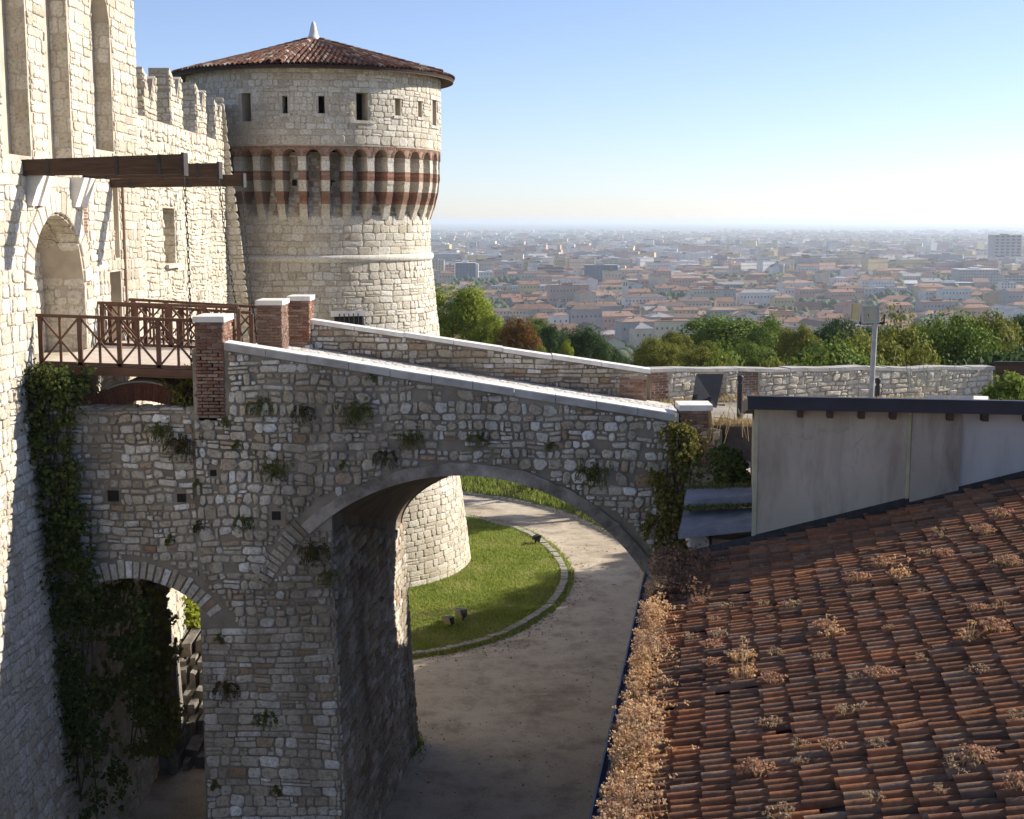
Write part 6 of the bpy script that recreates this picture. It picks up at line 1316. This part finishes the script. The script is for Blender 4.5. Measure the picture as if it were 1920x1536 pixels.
for (y, x, px, py) in cand:
    if noise.noise(Vector((x * 0.008, y * 0.008, 2))) + 0.5 * pc.random() > 0.36:
        for _ in range(5): trees_far.append((x + pc.uniform(-13, 13), y + pc.uniform(-10, 10)))
        continue
    w, d, h = (pc.uniform(13, 26) if pc.random() < 0.6 else pc.uniform(26, 46)), pc.uniform(10, 18), pc.uniform(7, 15) + (pc.uniform(5, 16) if pc.random() < 0.26 else 0); kind = pc.choices(['hip', 'gable', 'flat'], [0.42, 0.40, 0.18])[0]; wall = pc.choices(wk, wp)[0]; roof = pc.choices(rk_, rp)[0]; rot = 0.22 + (pc.choice([0, math.pi / 2]) if kind == 'gable' else 0) + pc.uniform(-0.08, 0.08); rh = pc.uniform(2.2, 4.2)
    if count < 290 and 860 < px < 1945:
        adj = "tall" if h > 15 else ("low" if h < 9 else ("broad" if w > 26 else ("narrow" if w < 16 else "")))
        rel, who = near_words(x, y)
        lab = f"{adj + ' ' if adj else ''}{wall} house, {roof} {kind} roof, {rel} the {who}"
        o = empty("town_house", (x, y, CZ), lab, "house", "houses of the old town", rot); lab_n.setdefault(lab, []).append(o); o['px'] = px
        b, r = house_parts(w, d, h, rh, kind, int(w / 3.6), 3, 1.3, 1.7)
        if pc.random() < 0.7: cxx = pc.uniform(-w * .3, w * .3); r.box(cxx, cxx + 0.9, -d * .2, -d * .2 + 0.9, h, h + rh + 1.2)
        for q, nm, mt in ((b, "wall", [WM[wall], M['win']]), (r, "roof", RM[roof])): ob = q.build(nm, mt); ob.parent = o
        count += 1
    else: rest.append((x, y, w, d, h, rh, kind, wall, roof, rot))
for lab, os_ in lab_n.items():      # tell the remaining doubles apart by their order across the picture
    if len(os_) > 1:
        os_.sort(key=lambda o: o['px']); nm = ["first", "second", "third", "fourth", "fifth", "sixth"]
        for k, o in enumerate(os_): o['label'] = lab + ", " + nm[min(k, 5)] + " from tower"
for l_ in lab_n.values():
    for o in l_: del o['px']
# ---- everything farther: one mass
V, F, MI = [], [], []; allm = list(WM.values()) + list(RM.values()) + [M['win']]; ki = {k: i for i, k in enumerate(WM)}; kr = {k: len(WM) + i for i, k in enumerate(RM)}
big = MB()
def mass(x, y, w, d, h, rh, kind, wall, roof, rot):
    b, r = house_parts(w, d, h, rh, kind, int(w / 4) if y < 2600 else 0, 3 if y < 2600 else 0, 1.5, 1.8); c_, s_ = math.cos(rot), math.sin(rot)
    for q, mi in ((b, ki[wall]), (r, kr[roof])):
        big.add([(x + p[0] * c_ - p[1] * s_, y + p[0] * s_ + p[1] * c_, CZ + p[2]) for p in q.v], q.f, mi)
        if q is b: 
            for t in range(len(q.m)):
                if q.m[t] == 1: big.m[len(big.m) - len(q.m) + t] = len(allm) - 1
for a in rest: mass(*a)
for _ in range(8600):
    y = 2300 + 9500 * pc.random() ** 1.7; px = pc.uniform(560, 2150); x = (px - 960) / FPX * y * 1.01
    if noise.noise(Vector((x * 0.0016, y * 0.0009, 4))) < pc.uniform(-0.45, 0.25) + (y - 3000) / 30000: continue
    t = pc.random()
    if t < 0.62: mass(x, y, pc.uniform(16, 50), pc.uniform(12, 24), pc.uniform(9, 18), 3, pc.choice(['hip', 'gable', 'flat']), pc.choices(wk, wp)[0], pc.choices(rk_, rp)[0], pc.uniform(-.4, .6))
    elif t < 0.90: mass(x, y, pc.uniform(18, 60), pc.uniform(12, 18), pc.uniform(16, 36) * (1 if y < 5000 else 0.7), 0, 'flat', pc.choice(['white', 'cream', 'grey', 'pink', 'white', 'yellow']), pc.choice(['grey', 'white', 'brown']), pc.uniform(-.4, .6))
    else: mass(x, y, pc.uniform(50, 130), pc.uniform(30, 60), pc.uniform(8, 12), 0, 'flat', pc.choice(['white', 'grey']), pc.choice(['white', 'grey', 'white']), pc.uniform(-.3, .4))
tag(big.build("distant_town", allm), "the packed hazy roofs and blocks of the town spreading over the plain", "town", kind="stuff")
# ---- trees of the town: one mass of small crowns, plus the round ones by the market hall
ico = bpy.data.meshes.new("ico"); import bmesh
bm = bmesh.new(); bmesh.ops.create_icosphere(bm, subdivisions=2, radius=1.0); IV = np.array([v.co[:] for v in bm.verts]); IF = np.array([[v.index for v in f.verts] for f in bm.faces]); bm.free(); bpy.data.meshes.remove(ico)
def blob(x, y, r, h):
    n = np.array([noise.noise(Vector(v) * 1.7 + Vector((x * .37, y * .21, 0))) for v in IV]); n2 = np.array([noise.noise(Vector(v) * 4 + Vector((x * .3, y * .2, 5))) for v in IV])
    return IV * (1 + 0.35 * n + 0.22 * n2)[:, None] * np.array([r, r, h / 2]) + np.array([x, y, CZ + h * 0.55])
TV, TF = [], []; k = 0
pts = [(x, y, pc.uniform(4, 7), pc.uniform(9, 15)) for x, y in trees_far]
for _ in range(3000):
    y = 900 + 7500 * pc.random() ** 1.6; px = pc.uniform(560, 2150); x = (px - 960) / FPX * y * 1.01
    if noise.noise(Vector((x * 0.004, y * 0.002, 9))) < 0.02 and y < 2400: continue
    s = 1 if y < 2500 else 1.8 + y / 4000
    pts.append((x, y, pc.uniform(4, 8) * s, pc.uniform(8, 14)))
for x0, x1, py, hh in ((1180, 1250, 552, 9), (1010, 1160, 546, 10), (870, 1010, 541, 14), (1320, 1410, 550, 11), (1640, 1830, 552, 9), (840, 960, 560, 12)):
    for _ in range(26):
        c = atz(pc.uniform(x0, x1), py + pc.uniform(-2, 4), CZ); pts.append((c.x, c.y, pc.uniform(4, 7), pc.uniform(hh * .8, hh * 1.3)))
for x, y, r, h in pts: TV.append(blob(x, y, r, h)); TF.append(IF + k); k += len(IV)
M['far_leaf'] = plain_mat("far foliage", (0.025, 0.045, 0.016), (0.07, 0.095, 0.03), 0.12, 0.0, detail=6)
tag(np_mesh("distant_woods", np.vstack(TV), np.vstack(TF), M['far_leaf'], None, None, False), "dark tree crowns scattered between the town houses", "trees", kind="stuff")
M['far_leaf2'] = plain_mat("far light foliage", (0.06, 0.10, 0.03), (0.11, 0.15, 0.05), 0.2, 0.0, detail=6)
for px, py, rr_ in [(1656, 548, 8), (1684, 549, 11), (1703, 551, 5), (1718, 550, 5), (1742, 550, 9), (1768, 553, 7), (1790, 553, 9)]:
    c = atz(px, py, CZ); s = rr_ * c.y / FPX; o = empty("round_tree", (c.x, c.y, CZ), "pale green round tree in the row before the dark market hall", "tree", "round trees before the market hall")
    np_mesh("crown", blob(c.x, c.y, s, s * 2.3), IF, M['far_leaf2'], None, o); b = MB(); b.tube([(c.x, c.y, CZ), (c.x, c.y, CZ + s)], 0.4, 6); b.build("trunk", M['bark'], o)
HAZE = 0.85e-4
b = MB(); b.hexa([(-26000, -70, -101), (26000, -70, -101), (26000, 35000, -101), (-26000, 35000, -101)], [(-26000, -70, 9.6), (26000, -70, 9.6), (26000, 35000, 9.6), (-26000, 35000, 9.6)])
m = bpy.data.materials.new("pale haze"); m.use_nodes = True; N = m.node_tree.nodes; N.remove(N["Principled BSDF"])
v = N.new("ShaderNodeVolumePrincipled"); v.inputs["Color"].default_value = (0.80, 0.89, 1.0, 1); v.inputs["Density"].default_value = HAZE; v.inputs["Anisotropy"].default_value = 0.35
m.node_tree.links.new(v.outputs[0], N["Material Output"].inputs["Volume"])
hz = b.build("haze", m); tag(hz, "pale blue haze over the plain", "haze", kind="stuff"); hz.visible_shadow = True
